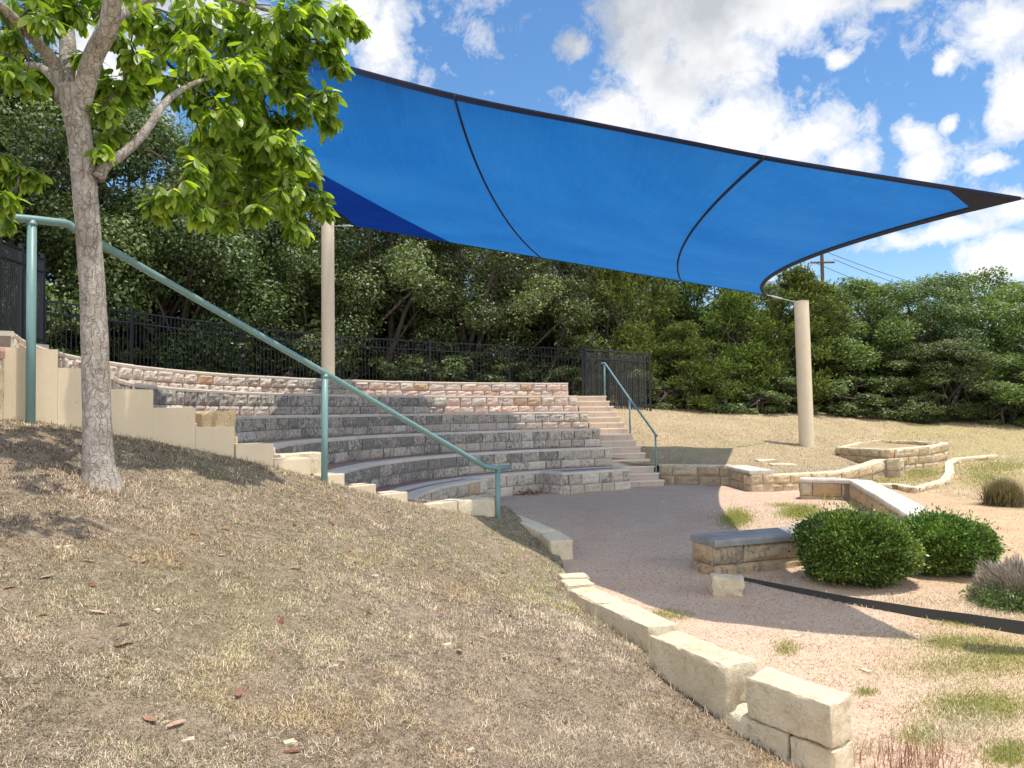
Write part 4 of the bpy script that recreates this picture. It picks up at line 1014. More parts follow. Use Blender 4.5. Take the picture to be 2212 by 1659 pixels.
LQ += limb('limb', [(128, 185, 5.45), (95, 150, 5.55), (55, 142, 5.65), (0, 165, 5.8), (-80, 190, 5.9)], [20, 18, 15, 12, 8])
LQ += limb('limb', [(238, 45, 5.18), (265, 25, 5.3), (300, 0, 5.5), (350, -10, 5.75), (430, -20, 6.3), (540, 10, 6.9), (640, 40, 7.3)], [30, 26, 24, 22, 18, 12, 6])
LQ += limb('limb', [(212, 385, 5.44), (232, 355, 5.5), (262, 335, 5.55), (300, 300, 5.65), (330, 262, 5.72), (352, 228, 5.85), (390, 195, 6.1), (450, 170, 6.5), (540, 160, 7.0), (620, 190, 7.3)], [26, 22, 21, 20, 18, 17, 14, 11, 8, 5])
CL = [(750,80,150),(950,90,150),(1150,90,130),(1400,90,150),(1600,90,150),(1800,80,140),(1930,90,100),(2050,150,50),(950,220,110),(1100,290,120),(1350,280,130),(1550,280,140),(1750,250,120),(1890,260,80),(1950,360,40),
      (1200,430,120),(1400,430,140),(1550,480,120),(1700,500,70),(1150,560,100),(1350,600,140),(1550,640,130),(1750,600,90),(1880,560,70),(1880,680,70),(1640,730,70),(600,500,80),(700,520,90),(800,470,60),(620,650,70),(640,780,60),(590,840,36),
      (1200,750,100),(1400,770,130),(1580,790,110),(1720,880,70),(1760,970,60),(1150,900,70),(1250,960,110),(1430,930,120),(1600,980,100),(1000,1100,100),(900,1180,50),(1150,1100,110),(1300,1130,110),(1450,1080,100),(1650,1080,100),(1800,1100,70),(1850,1170,50),
      (1150,1210,50),(1270,1270,60),(1480,1210,50),(1680,1220,70),(1720,1300,50),(100,50,130),(250,90,100),(420,50,100),(60,180,70),(40,420,70),(150,480,70),(240,440,50),(40,330,50),(10,910,60),(95,980,70),(170,1000,50),(30,1150,50),(30,1250,30),
      (850,330,60),(1020,480,80),(1050,200,100),(1450,350,110),(1680,400,90),(1250,650,100),(1480,720,100),(1100,1000,80),(1550,900,90),(560,40,90),(660,200,60),(500,330,40),(330,40,110),(880,420,40),(780,330,50)]
CL += [(x, y, 150) for x, y in ((200, -120), (450, -150), (750, -130), (1000, -120), (600, -320), (950, -330), (300, -350), (-150, 100), (-250, 350), (-200, -150), (800, -520), (450, -550), (150, -420))]
rs = random.Random(4); LV, LF, LT = [], [], []
OUT = [(0, .012), (.10, .10), (.22, .20), (.27, .185), (.38, .27), (.43, .245), (.55, .30), (.60, .265), (.70, .27), (.75, .225), (.84, .19), (.88, .145), (1.0, 0.0)]
def add_leaf(V, F, T, p, d, nrm, L, tone, wr=.20, curl=.12):
    d = d.normalized(); s_ = d.cross(nrm).normalized(); n_ = s_.cross(d); b = len(V); bend = rs.uniform(.05, .35); k = len(OUT); fold = rs.uniform(.08, .28)
    for (x, w) in OUT:
        c = p + d*(x*L) - n_*(bend*L*x*x*.6)
        V.append(c); T.append(tone*.9)
        ww = w*L*wr/.30
        V.append(c + s_*ww + n_*(ww*fold)); V.append(c - s_*ww + n_*(ww*fold)); T += [tone, tone]
    for i in range(k-1):
        a = b+3*i; F.append((a, a+3, a+4, a+1)); F.append((a, a+2, a+5, a+3))
tw = MB(); allQ = [q for q in LQ]
for (zx, zy, zr) in sorted(CL, key=lambda q: (q[0]-650)**2+(q[1]-700)**2):
    u, v, r = zx*.375, zy*.375, zr*.375
    f = min(1, max(0, (u-200)/560)); y0 = (5.5 + 2.2*f**.8 if v > -20 else 4.65) if u > 180 else 5.3
    c = at_y(u, v, y0 + rs.uniform(-.45, .45)); R = r/1702*c.y
    near_q = min(allQ, key=lambda q: (q-c).length)
    if (near_q-c).length < 1.6:
        m = near_q.lerp(c, .35) + Vector((rs.gauss(0, .03), rs.gauss(0, .03), .05)); m2 = near_q.lerp(c, .72) + Vector((rs.gauss(0, .03), rs.gauss(0, .03), .05))
        tw.tube([near_q, m, m2, c], [.009, .007, .005, .003], 6); allQ += [m2, c]
    nt_ = max(6, int(R*62 + 6)) if v > -20 else max(4, int(R*44))
    for k in range(nt_):
        o = Vector((rs.gauss(0, 1), rs.gauss(0, 1), rs.gauss(0, .9))).normalized()*(R*1.25*rs.random()**.5)
        tip = c + o; st = c + o*.3 + Vector((0, 0, .02)); tw.tube([st, st.lerp(tip, .6) + Vector((0, 0, .012)), tip], [.0035, .003, .002], 5)
        td = (tip-st).normalized() if (tip-st).length > .01 else Vector((0, 0, -1))
        nl_ = rs.randint(5, 9)
        for q in range(nl_):
            a = 2.4*q + rs.random(); az_ = Vector((math.cos(a), math.sin(a), 0)); d = (az_*rs.uniform(.35, 1.0) + td*.35 + Vector((rs.gauss(0, .3), rs.gauss(0, .3), -rs.uniform(.1, 1.3)))).normalized()
            nn = (Vector((0, 0, 1)) + az_*.9 + Vector((rs.gauss(0, .35), rs.gauss(0, .35), rs.gauss(0, .35)))).normalized()
            if abs(nn.dot(d)) > .95: nn = az_.cross(d)
            add_leaf(LV, LF, LT, st.lerp(tip, .45+.55*q/nl_) , d, nn, rs.uniform(.085, .15)*(c.y/5.6)**.8, min(1, max(0, rs.gauss(.5, .28))))
tw.build('twigs', M_BARKD, tree, smooth=True)
LFa = np.array(LF); np_mesh('crown', np.array([tuple(q) for q in LV]), 4, M_FG, np.array(LT), tree, smooth=False, F=LFa)

# grasses ------------------------------------------------------
def blades(name, P, h, w, lean, tone, mat, parent=None, curl=.5):
    """P (N,3) roots; each blade two faces bending over"""
    n = len(P); a = RNG.uniform(0, 2*np.pi, n); d = np.stack([np.cos(a), np.sin(a), np.zeros(n)], -1); s_ = np.stack([-np.sin(a), np.cos(a), np.zeros(n)], -1)
    h = np.asarray(h).reshape(-1, 1); w = np.asarray(w).reshape(-1, 1)*np.ones((n, 1)); ln = np.asarray(lean).reshape(-1, 1); up = np.array([0, 0, 1.0])
    m = P + (d*np.sin(ln) + up*np.cos(ln))*h*.55; l2 = ln + curl
    t_ = m + (d*np.sin(l2) + up*np.cos(l2))*h*.45
    V = np.stack([P-s_*w*.5, P+s_*w*.5, m+s_*w*.35, m-s_*w*.35, t_], 1).reshape(-1, 3)
    I = np.arange(n)[:, None]*5
    F = np.concatenate([I+np.array([[0, 1, 2, 3]]), I+np.array([[3, 2, 4, 4]])], 0)
    me_t = np.repeat(tone, 5)
    F1 = (I+np.array([[0, 1, 2]])); F2 = (I+np.array([[0, 2, 3]])); F3 = (I+np.array([[3, 2, 4]]))
    return np_mesh(name, V, 3, mat, me_t, parent, F=np.concatenate([F1, F2, F3], 0))
RNG = np.random.default_rng(5)
def scatter(n, hf, poly, ymin, ymax, fall, xr=.72):
    Y = ymin*((ymax/ymin)**(RNG.random(n)**fall)); X = RNG.uniform(-xr, xr, n)*Y
    X += RNG.normal(0, .05, n); ok = pip(X, Y, poly); X, Y = X[ok], Y[ok]
    return np.stack([X, Y, hf(X, Y) + .016*fbm2(X, Y, 4.0, 3)], -1)
def chunked(f): return lambda x, y: np.concatenate([f(a, b) for a, b in zip(np.array_split(x, 40), np.array_split(y, 40))])
GP = scatter(820000, chunked(mound), MOUND_POLY, 2.3, 11.5, 1.0)
pat = fbm2(GP[:, 0], GP[:, 1], 3.1, 9, 4); pat2 = fbm2(GP[:, 0], GP[:, 1], 1.1, 19, 3)
pat3 = fbm2(GP[:, 0], GP[:, 1], 15, 29, 3); keep = RNG.random(len(GP)) < np.clip(.85+.35*pat+.6*pat3, .34, 1); pat3 = pat3[keep]; GP, pat, pat2 = GP[keep], pat[keep], pat2[keep]
n = len(GP); sc_d = np.clip(GP[:, 1]/4.5, .85, 1.7)
grn = (RNG.random(n) < np.clip(.05+.26*pat2+.06*(GP[:, 1]-5), 0, .5))
hh = RNG.uniform(.011, .028, n)*(1+.5*np.clip(pat, 0, 1))*np.sqrt(sc_d); ww = RNG.uniform(.0018, .0036, n)*sc_d
tn = np.clip(.46+.28*pat+.18*pat2+.30*pat3+RNG.normal(0, .27, n), 0, 1); hh *= np.clip(1+.7*pat3, .5, 1.6); dk = RNG.random(n) < np.clip(.40-.28*pat3, .12, .75); tn[dk] *= .2  # some blades coloured dark as the self-shadow of the turf gaps
i_ = ~grn
rus = i_ & (RNG.random(n) < np.clip(.9*fbm2(GP[:, 0], GP[:, 1], 2.3, 77, 4)-.08, .02, .6)); i_ &= ~rus
tag(blades('rusty_turf_grass', GP[rus], hh[rus]*1.15, ww[rus], RNG.uniform(.3, 1.45, rus.sum()), tn[rus], M_RUST, curl=.9), kind='stuff')
tag(blades('dead_turf_grass', GP[i_], hh[i_], ww[i_], RNG.uniform(.35, 1.5, i_.sum()), tn[i_], M_STRAW, curl=1.0), kind='stuff')
tag(blades('green_turf_grass', GP[grn], hh[grn]*1.1, ww[grn], RNG.uniform(.2, 1.3, grn.sum()), np.clip(tn[grn]*.6, 0, 1), M_GREEN, curl=.7), kind='stuff')
# longer straw tufts
c = scatter(520, chunked(mound), MOUND_POLY, 2.5, 11, 1.0); P = np.repeat(c, 55, 0); P[:, :2] += RNG.normal(0, .05, (len(P), 2)); n = len(P)
tag(blades('straw_tuft_grass', P, RNG.uniform(.02, .062, n), RNG.uniform(.002, .0035, n), RNG.uniform(.4, 1.5, n), np.clip(RNG.normal(.62, .2, n), 0, 1), M_STRAW, curl=.6), kind='stuff')
# soft fringe along curb and cheek wall
P = []
for k in range(900):
    a = rs.uniform(0, 6.28); r = .13+abs(rs.gauss(0, .10)); P.append((tb.x+r*math.cos(a), tb.y+r*math.sin(a), mound(tb.x+r*math.cos(a), tb.y+r*math.sin(a))))
for A, B, w, h in cw:
    dd = (B-A).normalized(); nl2 = Vector((-dd.y, dd.x, 0))
    for k in range(150):
        q = A.lerp(B, rs.random()) + nl2*(w*.5+abs(rs.gauss(.02, .04)))*(1 if nl2.x < 0 else -1); P.append((q.x, q.y, mound(q.x, q.y)))
for k in range(1400):
    q = rail_xy(rs.uniform(-1, RUN), -abs(rs.gauss(.0, .08))+.02); P.append((q.x, q.y, mound(q.x, q.y)))
P = np.array(P); n = len(P)
tag(blades('fringe_grass', P, RNG.uniform(.03, .09, n), RNG.uniform(.003, .005, n), RNG.uniform(.1, 1.2, n), np.clip(RNG.normal(.5, .25, n), 0, 1), M_STRAW, curl=.6), kind='stuff')
# lawn on the right: thin dry grass
GP = np.stack([RNG.uniform(3, 22, 190000), RNG.uniform(12.5, 29, 190000)], -1); inl = pip(GP[:, 0], GP[:, 1], LAWN_POLY); ok = (inl | (GP[:, 0] > 8.6+.12*(18-GP[:, 1]))) & (RNG.random(len(GP)) < np.clip(.5+.6*fbm2(GP[:, 0], GP[:, 1], 1.3, 4, 4), .05, 1)); GP = GP[ok]
zl = np.where(inl[ok], chunked(lawn)(GP[:, 0], GP[:, 1]), -9); GP = np.concatenate([GP, (np.maximum(zl, low_np(GP[:, 0], GP[:, 1])) + .016*fbm2(GP[:, 0], GP[:, 1], 4.0, 3))[:, None]], 1); n = len(GP)
tag(blades('lawn_grass', GP, RNG.uniform(.03, .07, n), RNG.uniform(.008, .014, n), RNG.uniform(.2, 1.3, n), np.clip(RNG.normal(.5, .22, n), 0, 1), M_STRAW), kind='stuff')
# weeds and green patches on the gravel side
def patch(u, v, ru, rv, n, hmin, hmax, wd=.004):
    c = g(u, v); e1 = g(u+ru, v); e2 = g(u, v-rv); q = RNG.normal(0, .48, (n, 2)); P = np.array(c)[None, :2] + q[:, :1]*(np.array(e1)-np.array(c))[None, :2] + q[:, 1:]*(np.array(e2)-np.array(c))[None, :2]
    z = low_np(P[:, 0], P[:, 1]) + .012*fbm2(P[:, 0], P[:, 1], 4.0, 3); return np.concatenate([P, z[:, None]], 1), RNG.uniform(hmin, hmax, n), np.full(n, wd)
GPATCH = [(1590, 1120, 36, 20, 3800, .03, .08, .006), (1730, 1107, 46, 15, 4200, .03, .10, .006), (1690, 1092, 40, 6, 600, .03, .06, .006), (1660, 1115, 120, 26, 900, .02, .05, .005), (2115, 1530, 150, 42, 6500, .012, .035, .004), (2170, 1425, 130, 46, 5500, .012, .035, .004), (2040, 1440, 130, 30, 2200, .012, .03, .004), (1900, 1420, 260, 60, 1500, .012, .03, .003), (1700, 1405, 32, 20, 500, .02, .05, .004),
          (1870, 1495, 30, 10, 300, .015, .04, .004), (2060, 1390, 110, 22, 2600, .012, .04, .004), (1990, 1590, 60, 26, 1200, .012, .035, .004), (1440, 1330, 60, 14, 700, .02, .06, .004), (1790, 1078, 20, 8, 120, .1, .28, .007), (1860, 1085, 30, 16, 240, .1, .36, .007), (2180, 1630, 60, 30, 1600, .015, .05, .004), (2150, 1010, 90, 18, 3000, .03, .07, .010), (1985, 1022, 60, 22, 5000, .02, .05, .009), (1900, 1040, 60, 10, 2000, .02, .05, .009), (2120, 1035, 60, 20, 2500, .02, .05, .010), (2080, 1345, 70, 14, 900, .02, .05, .004)]
for lst, nm, mt in ((GPATCH, 'green_weed_grass', M_GREEN),):
    A = [patch(*a) for a in lst]; P = np.concatenate([a[0] for a in A]); h = np.concatenate([a[1] for a in A]); w = np.concatenate([a[2] for a in A]); n = len(P)
    tag(blades(nm, P, h, w, RNG.uniform(.05, 1.1, n), np.clip(RNG.normal(.5, .25, n), 0, 1), mt), kind='stuff')
SPATCH = [(2000, 1460, 220, 60, 5000, .01, .04, .003), (2080, 1580, 150, 50, 6000, .015, .06, .003), (1950, 1370, 200, 30, 3500, .01, .04, .003), (1960, 1300, 260, 18, 3500, .02, .06, .004), (2150, 1330, 120, 24, 2500, .02, .06, .004), (1680, 1255, 120, 10, 900, .02, .05, .004), (2100, 1180, 120, 40, 2000, .02, .05, .008), (1850, 1620, 60, 30, 900, .01, .04, .003), (1660, 1330, 150, 18, 700, .01, .03, .003), (1900, 1045, 150, 14, 1500, .02, .06, .01)]
A = [patch(*a) for a in SPATCH]; P = np.concatenate([a[0] for a in A]); h = np.concatenate([a[1] for a in A]); w = np.concatenate([a[2] for a in A]); n = len(P)
tag(blades('straw_weed_grass', P, h, w, RNG.uniform(.3, 1.5, n), np.clip(RNG.normal(.6, .22, n), 0, 1), M_STRAW), kind='stuff')
# gravel pebbles
def pebbles(name, n, ymin, ymax, r0, r1, mat):
    Y = ymin*((ymax/ymin)**RNG.random(n)); X = RNG.uniform(-.15, .68, n)*Y; ok = ~pip(X, Y, MOUND_POLY) & (np.hypot(X-CX, Y-CY) < 30); X, Y = X[ok], Y[ok]; n = len(X)
    base = np.array([(1, 0, 0), (-1, 0, 0), (0, 1, 0), (0, -1, 0), (0, 0, 1), (0, 0, -1)], float); tri = np.array([(0, 2, 4), (2, 1, 4), (1, 3, 4), (3, 0, 4), (2, 0, 5), (1, 2, 5), (3, 1, 5), (0, 3, 5)])
    R = RNG.uniform(r0, r1, n)*np.clip(Y/6, .7, 1.5); jit = RNG.uniform(.55, 1.3, (n, 6, 1)); a = RNG.uniform(0, 6.28, n); ca, sa = np.cos(a), np.sin(a)
    B = base[None]*jit*R[:, None, None]*np.array([1.2, .9, .6]); bx = B[..., 0]*ca[:, None]-B[..., 1]*sa[:, None]; by = B[..., 0]*sa[:, None]+B[..., 1]*ca[:, None]
    V = np.stack([bx+X[:, None], by+Y[:, None], B[..., 2]+(low_np(X, Y)+.012*fbm2(X, Y, 4.0, 3))[:, None]+R[:, None]*.25], -1).reshape(-1, 3)
    F = (np.arange(n)[:, None, None]*6 + tri[None]).reshape(-1, 3)
    return tag(np_mesh(name, V, 3, mat, np.repeat(RNG.random(n), 6), F=F), kind='stuff')
def m_pebble():
    N = NT('granite_pebble'); c = N.ramp(N.attr('tone'), [(0, (.24, .165, .12)), (.35, (.43, .295, .21)), (.75, (.53, .39, .29)), (1, (.66, .57, .47))]); return N.done(N.pbr(c, .9, spec=.15))
pebbles('gravel', 42000, 4.0, 17, .0025, .0065, m_pebble())

# dead leaves and small stones on the slope
c1_ = lambda x, y: (x*.42706, 950.5+y*.42706)
c2x = lambda x, y: (777.7+x*.3229, 1123.3+y*.3229)
DL = [c1_(*q) for q in ((420,300),(350,255),(590,278),(310,150),(725,152),(790,226),(1135,455),(1120,592),(985,480),(1170,520),(725,620),(440,625),(465,742),(50,760),(160,800),(225,710),(140,1018),(625,945),(630,1045),(490,885),(210,900),(555,1210),(760,1430),(885,1455),(1425,925),(1370,1105),(1530,995),(1720,1130),(1470,1595),(1210,1295),(1690,1470),(1420,190),(1525,295),(1685,428),(1490,440),(1500,655),(1800,630),(60,130),(130,60),(250,190))]
DL += [c2x(*q) for q in ((485,325),(480,75),(205,158),(380,235),(955,365),(1175,450),(490,495),(940,615),(1005,652),(1330,660),(665,890),(975,935),(1330,940),(1375,1370),(60,630),(820,800),(545,610),(1095,145))]
protos = []
for k in range(4):
    V, F, T = [], [], []; add_leaf(V, F, T, Vector((0, 0, 0)), Vector((1, 0, 0)), Vector((0, 0, 1)), 1.0, (.15, .45, .7, .95)[k], wr=(.20, .17, .22, .15)[k])
    cx_ = (.9, 1.5, .7, 2.2)[k]; V2 = []
    for q in V:
        r_ = .36/cx_; a = q.y/r_; V2.append((q.x-.5, math.sin(a)*r_, (1-math.cos(a))*r_ + .12*math.sin(q.x*5+k)*abs(q.x-.4)+.04))
    protos.append((np.array(V2), np.array(F), np.array(T)))
first = [None]*4
for i, (u, v) in enumerate(DL):
    k = i % 4; p = on_h(u, v, mound)
    if first[k] is None:
        o = np_mesh('fallen_leaf', protos[k][0], 4, M_DEADL, protos[k][2], F=protos[k][1]); first[k] = o
    else: o = first[k].copy(); C.objects.link(o)
    s_ = rs.uniform(.06, .10); o.scale = (s_, s_, s_); o.location = p + Vector((0, 0, .012)); o.rotation_euler = (rs.uniform(-.35, .35), rs.uniform(-.3, .3), rs.uniform(0, 6.28))
    tag(o, 'dry curled brown leaf lying on the dormant grass slope', 'leaf', 'fallen leaves on the grass slope')
SL = [c1_(*q) for q in ((1020,530),(1060,335),(1425,335),(1580,285),(1745,292),(345,548),(285,555),(795,868),(835,1440),(1135,1570),(1465,1545),(950,1530),(1690,1155))] + [c2x(*q) for q in ((585,850),(740,1550),(300,200),(470,190),(100,384))]
f0 = None
for i, (u, v) in enumerate(SL):
    p = on_h(u, v, mound)
    if f0 is None: f0 = o = rough_block('pebble', Vector((-.5, 0, .3)), Vector((.5, 0, .3)), .8, .6, M_CURB, None, .14, 4, seed=5)
    else: o = f0.copy(); C.objects.link(o)
    s_ = rs.uniform(.028, .05); o.scale = (s_, s_*rs.uniform(.6, 1), s_*rs.uniform(.6, 1)); o.location = p+Vector((0, 0, .006)); o.rotation_euler = (0, 0, rs.uniform(0, 6.28))
    tag(o, 'small white limestone pebble lying in the dormant grass', 'pebble', 'white pebbles on the grass slope')
p = on_h(*c2x(2090, 1050), mound); o = rough_block('flat_stone', p+Vector((-.09, .03, .03)), p+Vector((.09, -.03, .03)), .11, .07, M_CURB, None, .02, 7, seed=61); tag(o, 'flat grey stone lying against the turf side of the long curb block', 'stone')
for i, (u, v) in enumerate([(1690, 1345), (1745, 1362), (1760, 1340), (1640, 1335), (1720, 1375), (1300, 1068), (1430, 1082), (1640, 1560), (1870, 1450), (1980, 1372)]):
    p = g(u, v); o = f0.copy(); C.objects.link(o); s_ = rs.uniform(.04, .085); o.scale = (s_, s_*.7, s_*.5); o.location = p; o.rotation_euler = (0, 0, rs.uniform(0, 6.28)); tag(o, 'loose white stone chip lying on the bare gravel', 'stone', 'loose stone chips on the gravel')
P = []
for k in range(700):
    Y = 4.2*(4.0**rs.random()); X = rs.uniform(-.12, .62)*Y
    if pip(np.array([X]), np.array([Y]), MOUND_POLY)[0] or math.hypot(X-CX, Y-CY) > 6.0 and Y > 12: continue
    for q in range(rs.randint(3, 14)): P.append((X+rs.gauss(0, .10), Y+rs.gauss(0, .05), 0))
P = np.array(P); P[:, 2] = low_np(P[:, 0], P[:, 1]) + .012*fbm2(P[:, 0], P[:, 1], 4.0, 3) + .004; n = len(P)
tag(blades('plant_litter', P, RNG.uniform(.02, .07, n), np.full(n, .004), RNG.uniform(1.15, 1.5, n), np.clip(RNG.normal(.15, .2, n), 0, 1), M_DEADL, curl=.1), kind='stuff')
# heap of brown leaves against the bench foot
P = []
c = g(1140, 1068)
V, F, T = [], [], []
for k in range(70): add_leaf(V, F, T, c + Vector((rs.gauss(0, .28), rs.gauss(0, .14), .02+rs.random()*.05)), Vector((rs.gauss(0, 1), rs.gauss(0, 1), rs.gauss(0, .3))), Vector((rs.gauss(0, .5), rs.gauss(0, .5), 1)), .09, rs.random()*.4)
tag(np_mesh('leaf_litter', np.array([tuple(q) for q in V]), 4, M_DEADL, np.array(T), F=np.array(F)), kind='stuff')

# clipped bushes ------------------------------------------------
def clipped_bush(name, label, c, rx, ry, rz_, n, seed, size):
    global RNG
    RNG = np.random.default_rng(seed); t = tag(empty(name, c), label, 'bush')
    d = rnd_dirs(n, .12); th = np.arctan2(d[:, 1], d[:, 0])
    k = np.abs(d); sup = (k[:, 0]**2.2 + k[:, 1]**2.2 + k[:, 2]**2.2)**(-1/2.2)            # rounded box
    lump = 1 + .075*np.sin(d[:, 0]*6+seed) * np.cos(d[:, 2]*5+1) + .05*np.sin(d[:, 1]*9+seed*2)*np.cos(d[:, 0]*8) + .03*np.sin(d[:, 1]*13+d[:, 2]*9)
    r = RNG.uniform(.80, 1.0, n)**.4 * lump*sup + RNG.normal(0, .028, n)
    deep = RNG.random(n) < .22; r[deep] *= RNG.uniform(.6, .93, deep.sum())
    P = d*r[:, None]*np.array([rx, ry, rz_]) + np.array([0, 0, rz_*.98])
    Nn = d*.55 + rnd_dirs(n)*.7 + np.array([0, 0, .5]); D = d*.8 + rnd_dirs(n)*.7 + np.array([0, 0, .35])
    Nn /= np.linalg.norm(Nn, axis=1, keepdims=True); D /= np.linalg.norm(D, axis=1, keepdims=True)
    sh = RNG.random(n) < .035; P[sh] += d[sh]*RNG.uniform(.01, .10, (sh.sum(), 1)) + np.array([0, 0, .02])
    ln = RNG.uniform(.7, 1.35, n)*size; V = leaf_quads(P, D, Nn, ln, ln*.52)
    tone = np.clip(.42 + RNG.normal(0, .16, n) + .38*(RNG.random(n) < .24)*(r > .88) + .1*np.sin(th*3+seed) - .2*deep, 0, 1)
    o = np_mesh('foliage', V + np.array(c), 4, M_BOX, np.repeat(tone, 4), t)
    mb = MB(); r2 = random.Random(seed)
    for q in range(26):
        a = r2.uniform(0, 6.28); e = r2.uniform(.2, .75); w = Vector((rx*e*math.cos(a), ry*e*math.sin(a), rz_*r2.uniform(.7, 1.7)))
        mb.tube([Vector(c)+Vector((w.x*.15, w.y*.15, -.1)), Vector(c)+Vector((w.x*.6, w.y*.6, w.z*.4)), Vector(c)+w], [.014, .010, .004], 6)
    mb.build('stems', M_BARKD, t)
    return t
B1 = g(1850, 1280); B1 = Vector((B1.x+.20, B1.y+.45, low(B1.x, B1.y+.45)))
k1 = B1.y/1702
clipped_bush('clipped_bush', 'nearest round clipped evergreen bush, at the end of the grey-capped seat wall', B1, 122*k1*.95, .55, 75*k1*.96, 46000, 3, .036)
B2 = g(2062, 1256); B2 = Vector((B2.x+.15, B2.y+.5, low(B2.x, B2.y+.5))); k2 = B2.y/1702
clipped_bush('clipped_bush', 'second clipped evergreen bush, looser and lower, to the right of the nearest one', B2, 102*k2*.95, .55, 58*k2*.98, 36000, 8, .038)
def wiry(name, label, cat, c, n, h, spread, w, mat, mean, lean=.9, parent=None):
    P = np.array(c)[None] + np.concatenate([RNG.normal(0, spread, (n, 2)), np.zeros((n, 1))], 1)
    o = blades(name, P, RNG.uniform(.5, 1.0, n)*h, np.full(n, w), np.abs(RNG.normal(0, lean*.55, n)), np.clip(RNG.normal(mean, .2, n), 0, 1), mat, curl=.35); return tag(o, label, cat)
G1 = g(2185, 1318); G1 = Vector((G1.x+.06, G1.y+.25, low(G1.x, G1.y)))
# grey shrub: many fine twigs filling a dome, with a green skirt
G1 = G1 + Vector((.14, -.02, -.02)); n = 15000; d = rnd_dirs(n, .3); d[:, 2] = np.abs(d[:, 2]); r = RNG.uniform(.15, 1, n)**.5; P = np.array(G1)[None] + d*r[:, None]*np.array([.42, .40, .40])*(1+.18*np.sin(d[:, :1]*9+2)*np.cos(d[:, 1:2]*7))
D = d*.9 + rnd_dirs(n)*.5 + np.array([0, 0, .3]); D /= np.linalg.norm(D, axis=1, keepdims=True)
t = tag(empty('grey_shrub', G1), 'fine-twigged grey shrub cut by the right edge, beyond the steel edging', 'shrub')
np_mesh('twigs', leaf_quads(P, D, rnd_dirs(n), RNG.uniform(.04, .10, n), np.full(n, .006)), 4, M_GREY, np.repeat(np.clip(.35+.3*d[:, 2]+RNG.normal(0, .15, n), 0, 1), 4), t)
n = 5000; d = rnd_dirs(n, .0); P = np.array(G1)[None] + d*RNG.uniform(.3, 1, n)[:, None]*np.array([.50, .45, .15]) + np.array([-.05, -.1, .10]); D = rnd_dirs(n, .5)
np_mesh('green_skirt', leaf_quads(P, D, rnd_dirs(n), RNG.uniform(.02, .05, n), RNG.uniform(.01, .018, n)), 4, M_BOX, np.repeat(np.clip(RNG.normal(.45, .15, n), 0, 1), 4), t)
mb = MB(); r2 = random.Random(3)
for q in range(24):
    w = Vector((r2.gauss(0, .22), r2.gauss(0, .2), r2.uniform(.25, .5))); mb.tube([G1+w*.05-Vector((0, 0, .05)), G1+w*.5+Vector((0, 0, .05)), G1+w], [.009, .006, .003], 5)
mb.build('stems', M_BARKD, t)
TG = g(2168, 1092); wiry('bunch_grass', 'rounded tan bunch grass standing on the orange slope at the right', 'grass clump', TG, 3200, 70*TG.y/1702, .11, .011, M_OLIVE, .42, 1.0)
DW = g(1960, 1655); wiry('dry_weed', 'dead reddish-brown weed tuft at the bottom right edge', 'weed', DW, 260, .20, .14, .004, M_DEADL, .25, 1.0)
# utility pole and lines beyond the trees
up_ = at_y(1775, 530, 62); ub = Vector((up_.x, up_.y, 1.0)); t = tag(empty('utility_pole', ub), 'wooden utility pole rising behind the tree line under the sail edge', 'utility pole')
ptop = at_y(1775, 541, 62); mb = MB(); mb.tube([ub, ptop], [.17, .13], 10); mb.build('pole', M_BARKD, t)
mb = MB(); a = at_y(1775, 568, 62); mb.box(a+Vector((-.95, -.2, -.06)), (1.9, 0, 0), (0, .1, 0), (0, 0, .13)); mb.build('crossarm', M_BARKD, t)
for dx in (-.8, -.3, .4, .85):
    mb = MB(); mb.tube([a+Vector((dx, -.15, .05)), a+Vector((dx, -.15, .28))], [.05, .04], 8); mb.build('insulator', M_GALV, t)
for i, (dx, z0, e, lb) in enumerate(((0, ptop.z, (2260, 660), 'top power line running right from the utility pole'), (.85, a.z+.28, (2270, 680), 'middle power line leaving the crossarm to the right'), (-.8, a.z+.1, (2200, 685), 'lowest power line leaving the crossarm to the right'))):
    A = Vector((ptop.x+dx, ptop.y-.1, z0)); B = at_y(*e, 85); pts = [A.lerp(B, k/16) - Vector((0, 0, 1.0*4*(k/16)*(1-k/16))) for k in range(17)]
    tag(rail_tube(pts, .022, 'power_line', M_BLACK, None, 5), lb, 'power line')
#VEG1
# ------------------------------------------------------------------ world and sun
W = bpy.data.worlds.new('World'); SC.world = W; W.use_nodes = True
nt = W.node_tree; nt.nodes.clear()
class WN(NT):
    def __init__(s): s.nt = nt
    def done(s, surf): pass
N = WN()
out = nt.nodes.new('ShaderNodeOutputWorld')
SUN_EL = math.asin(SUN.z); SUN_AZ = math.atan2(SUN.x, SUN.y)
sky = N.n('TexSky', {'sky_type': 'NISHITA'}); sky.sun_disc = False; sky.sun_elevation = SUN_EL; sky.sun_rotation = SUN_AZ; sky.air_density = 1.0; sky.dust_density = 0.6; sky.ozone_density = 1.6; sky.altitude = 200
dirv = N.n('TexCoord').outputs['Generated']
xyz = N.n('SeparateXYZ', Vector=dirv); X, Y, Z = xyz.outputs
az = N.math('ARCTAN2', X, Y); el = N.math('ARCSINE', Z)
warp = N.n('TexNoise', Vector=dirv, Scale=7.0, Detail=5.0, Roughness=0.6).outputs['Color']
pv = N.n('CombineXYZ', X=az, Y=el).outputs[0]
pv = N.n('VectorMath', {'operation': 'ADD'}, _0=pv, _1=N.n('VectorMath', {'operation': 'MULTIPLY'}, _0=N.n('VectorMath', {'operation': 'SUBTRACT'}, _0=warp, _1=(.5, .5, .5)).outputs[0], _1=(.09, .07, 0)).outputs[0]).outputs[0]
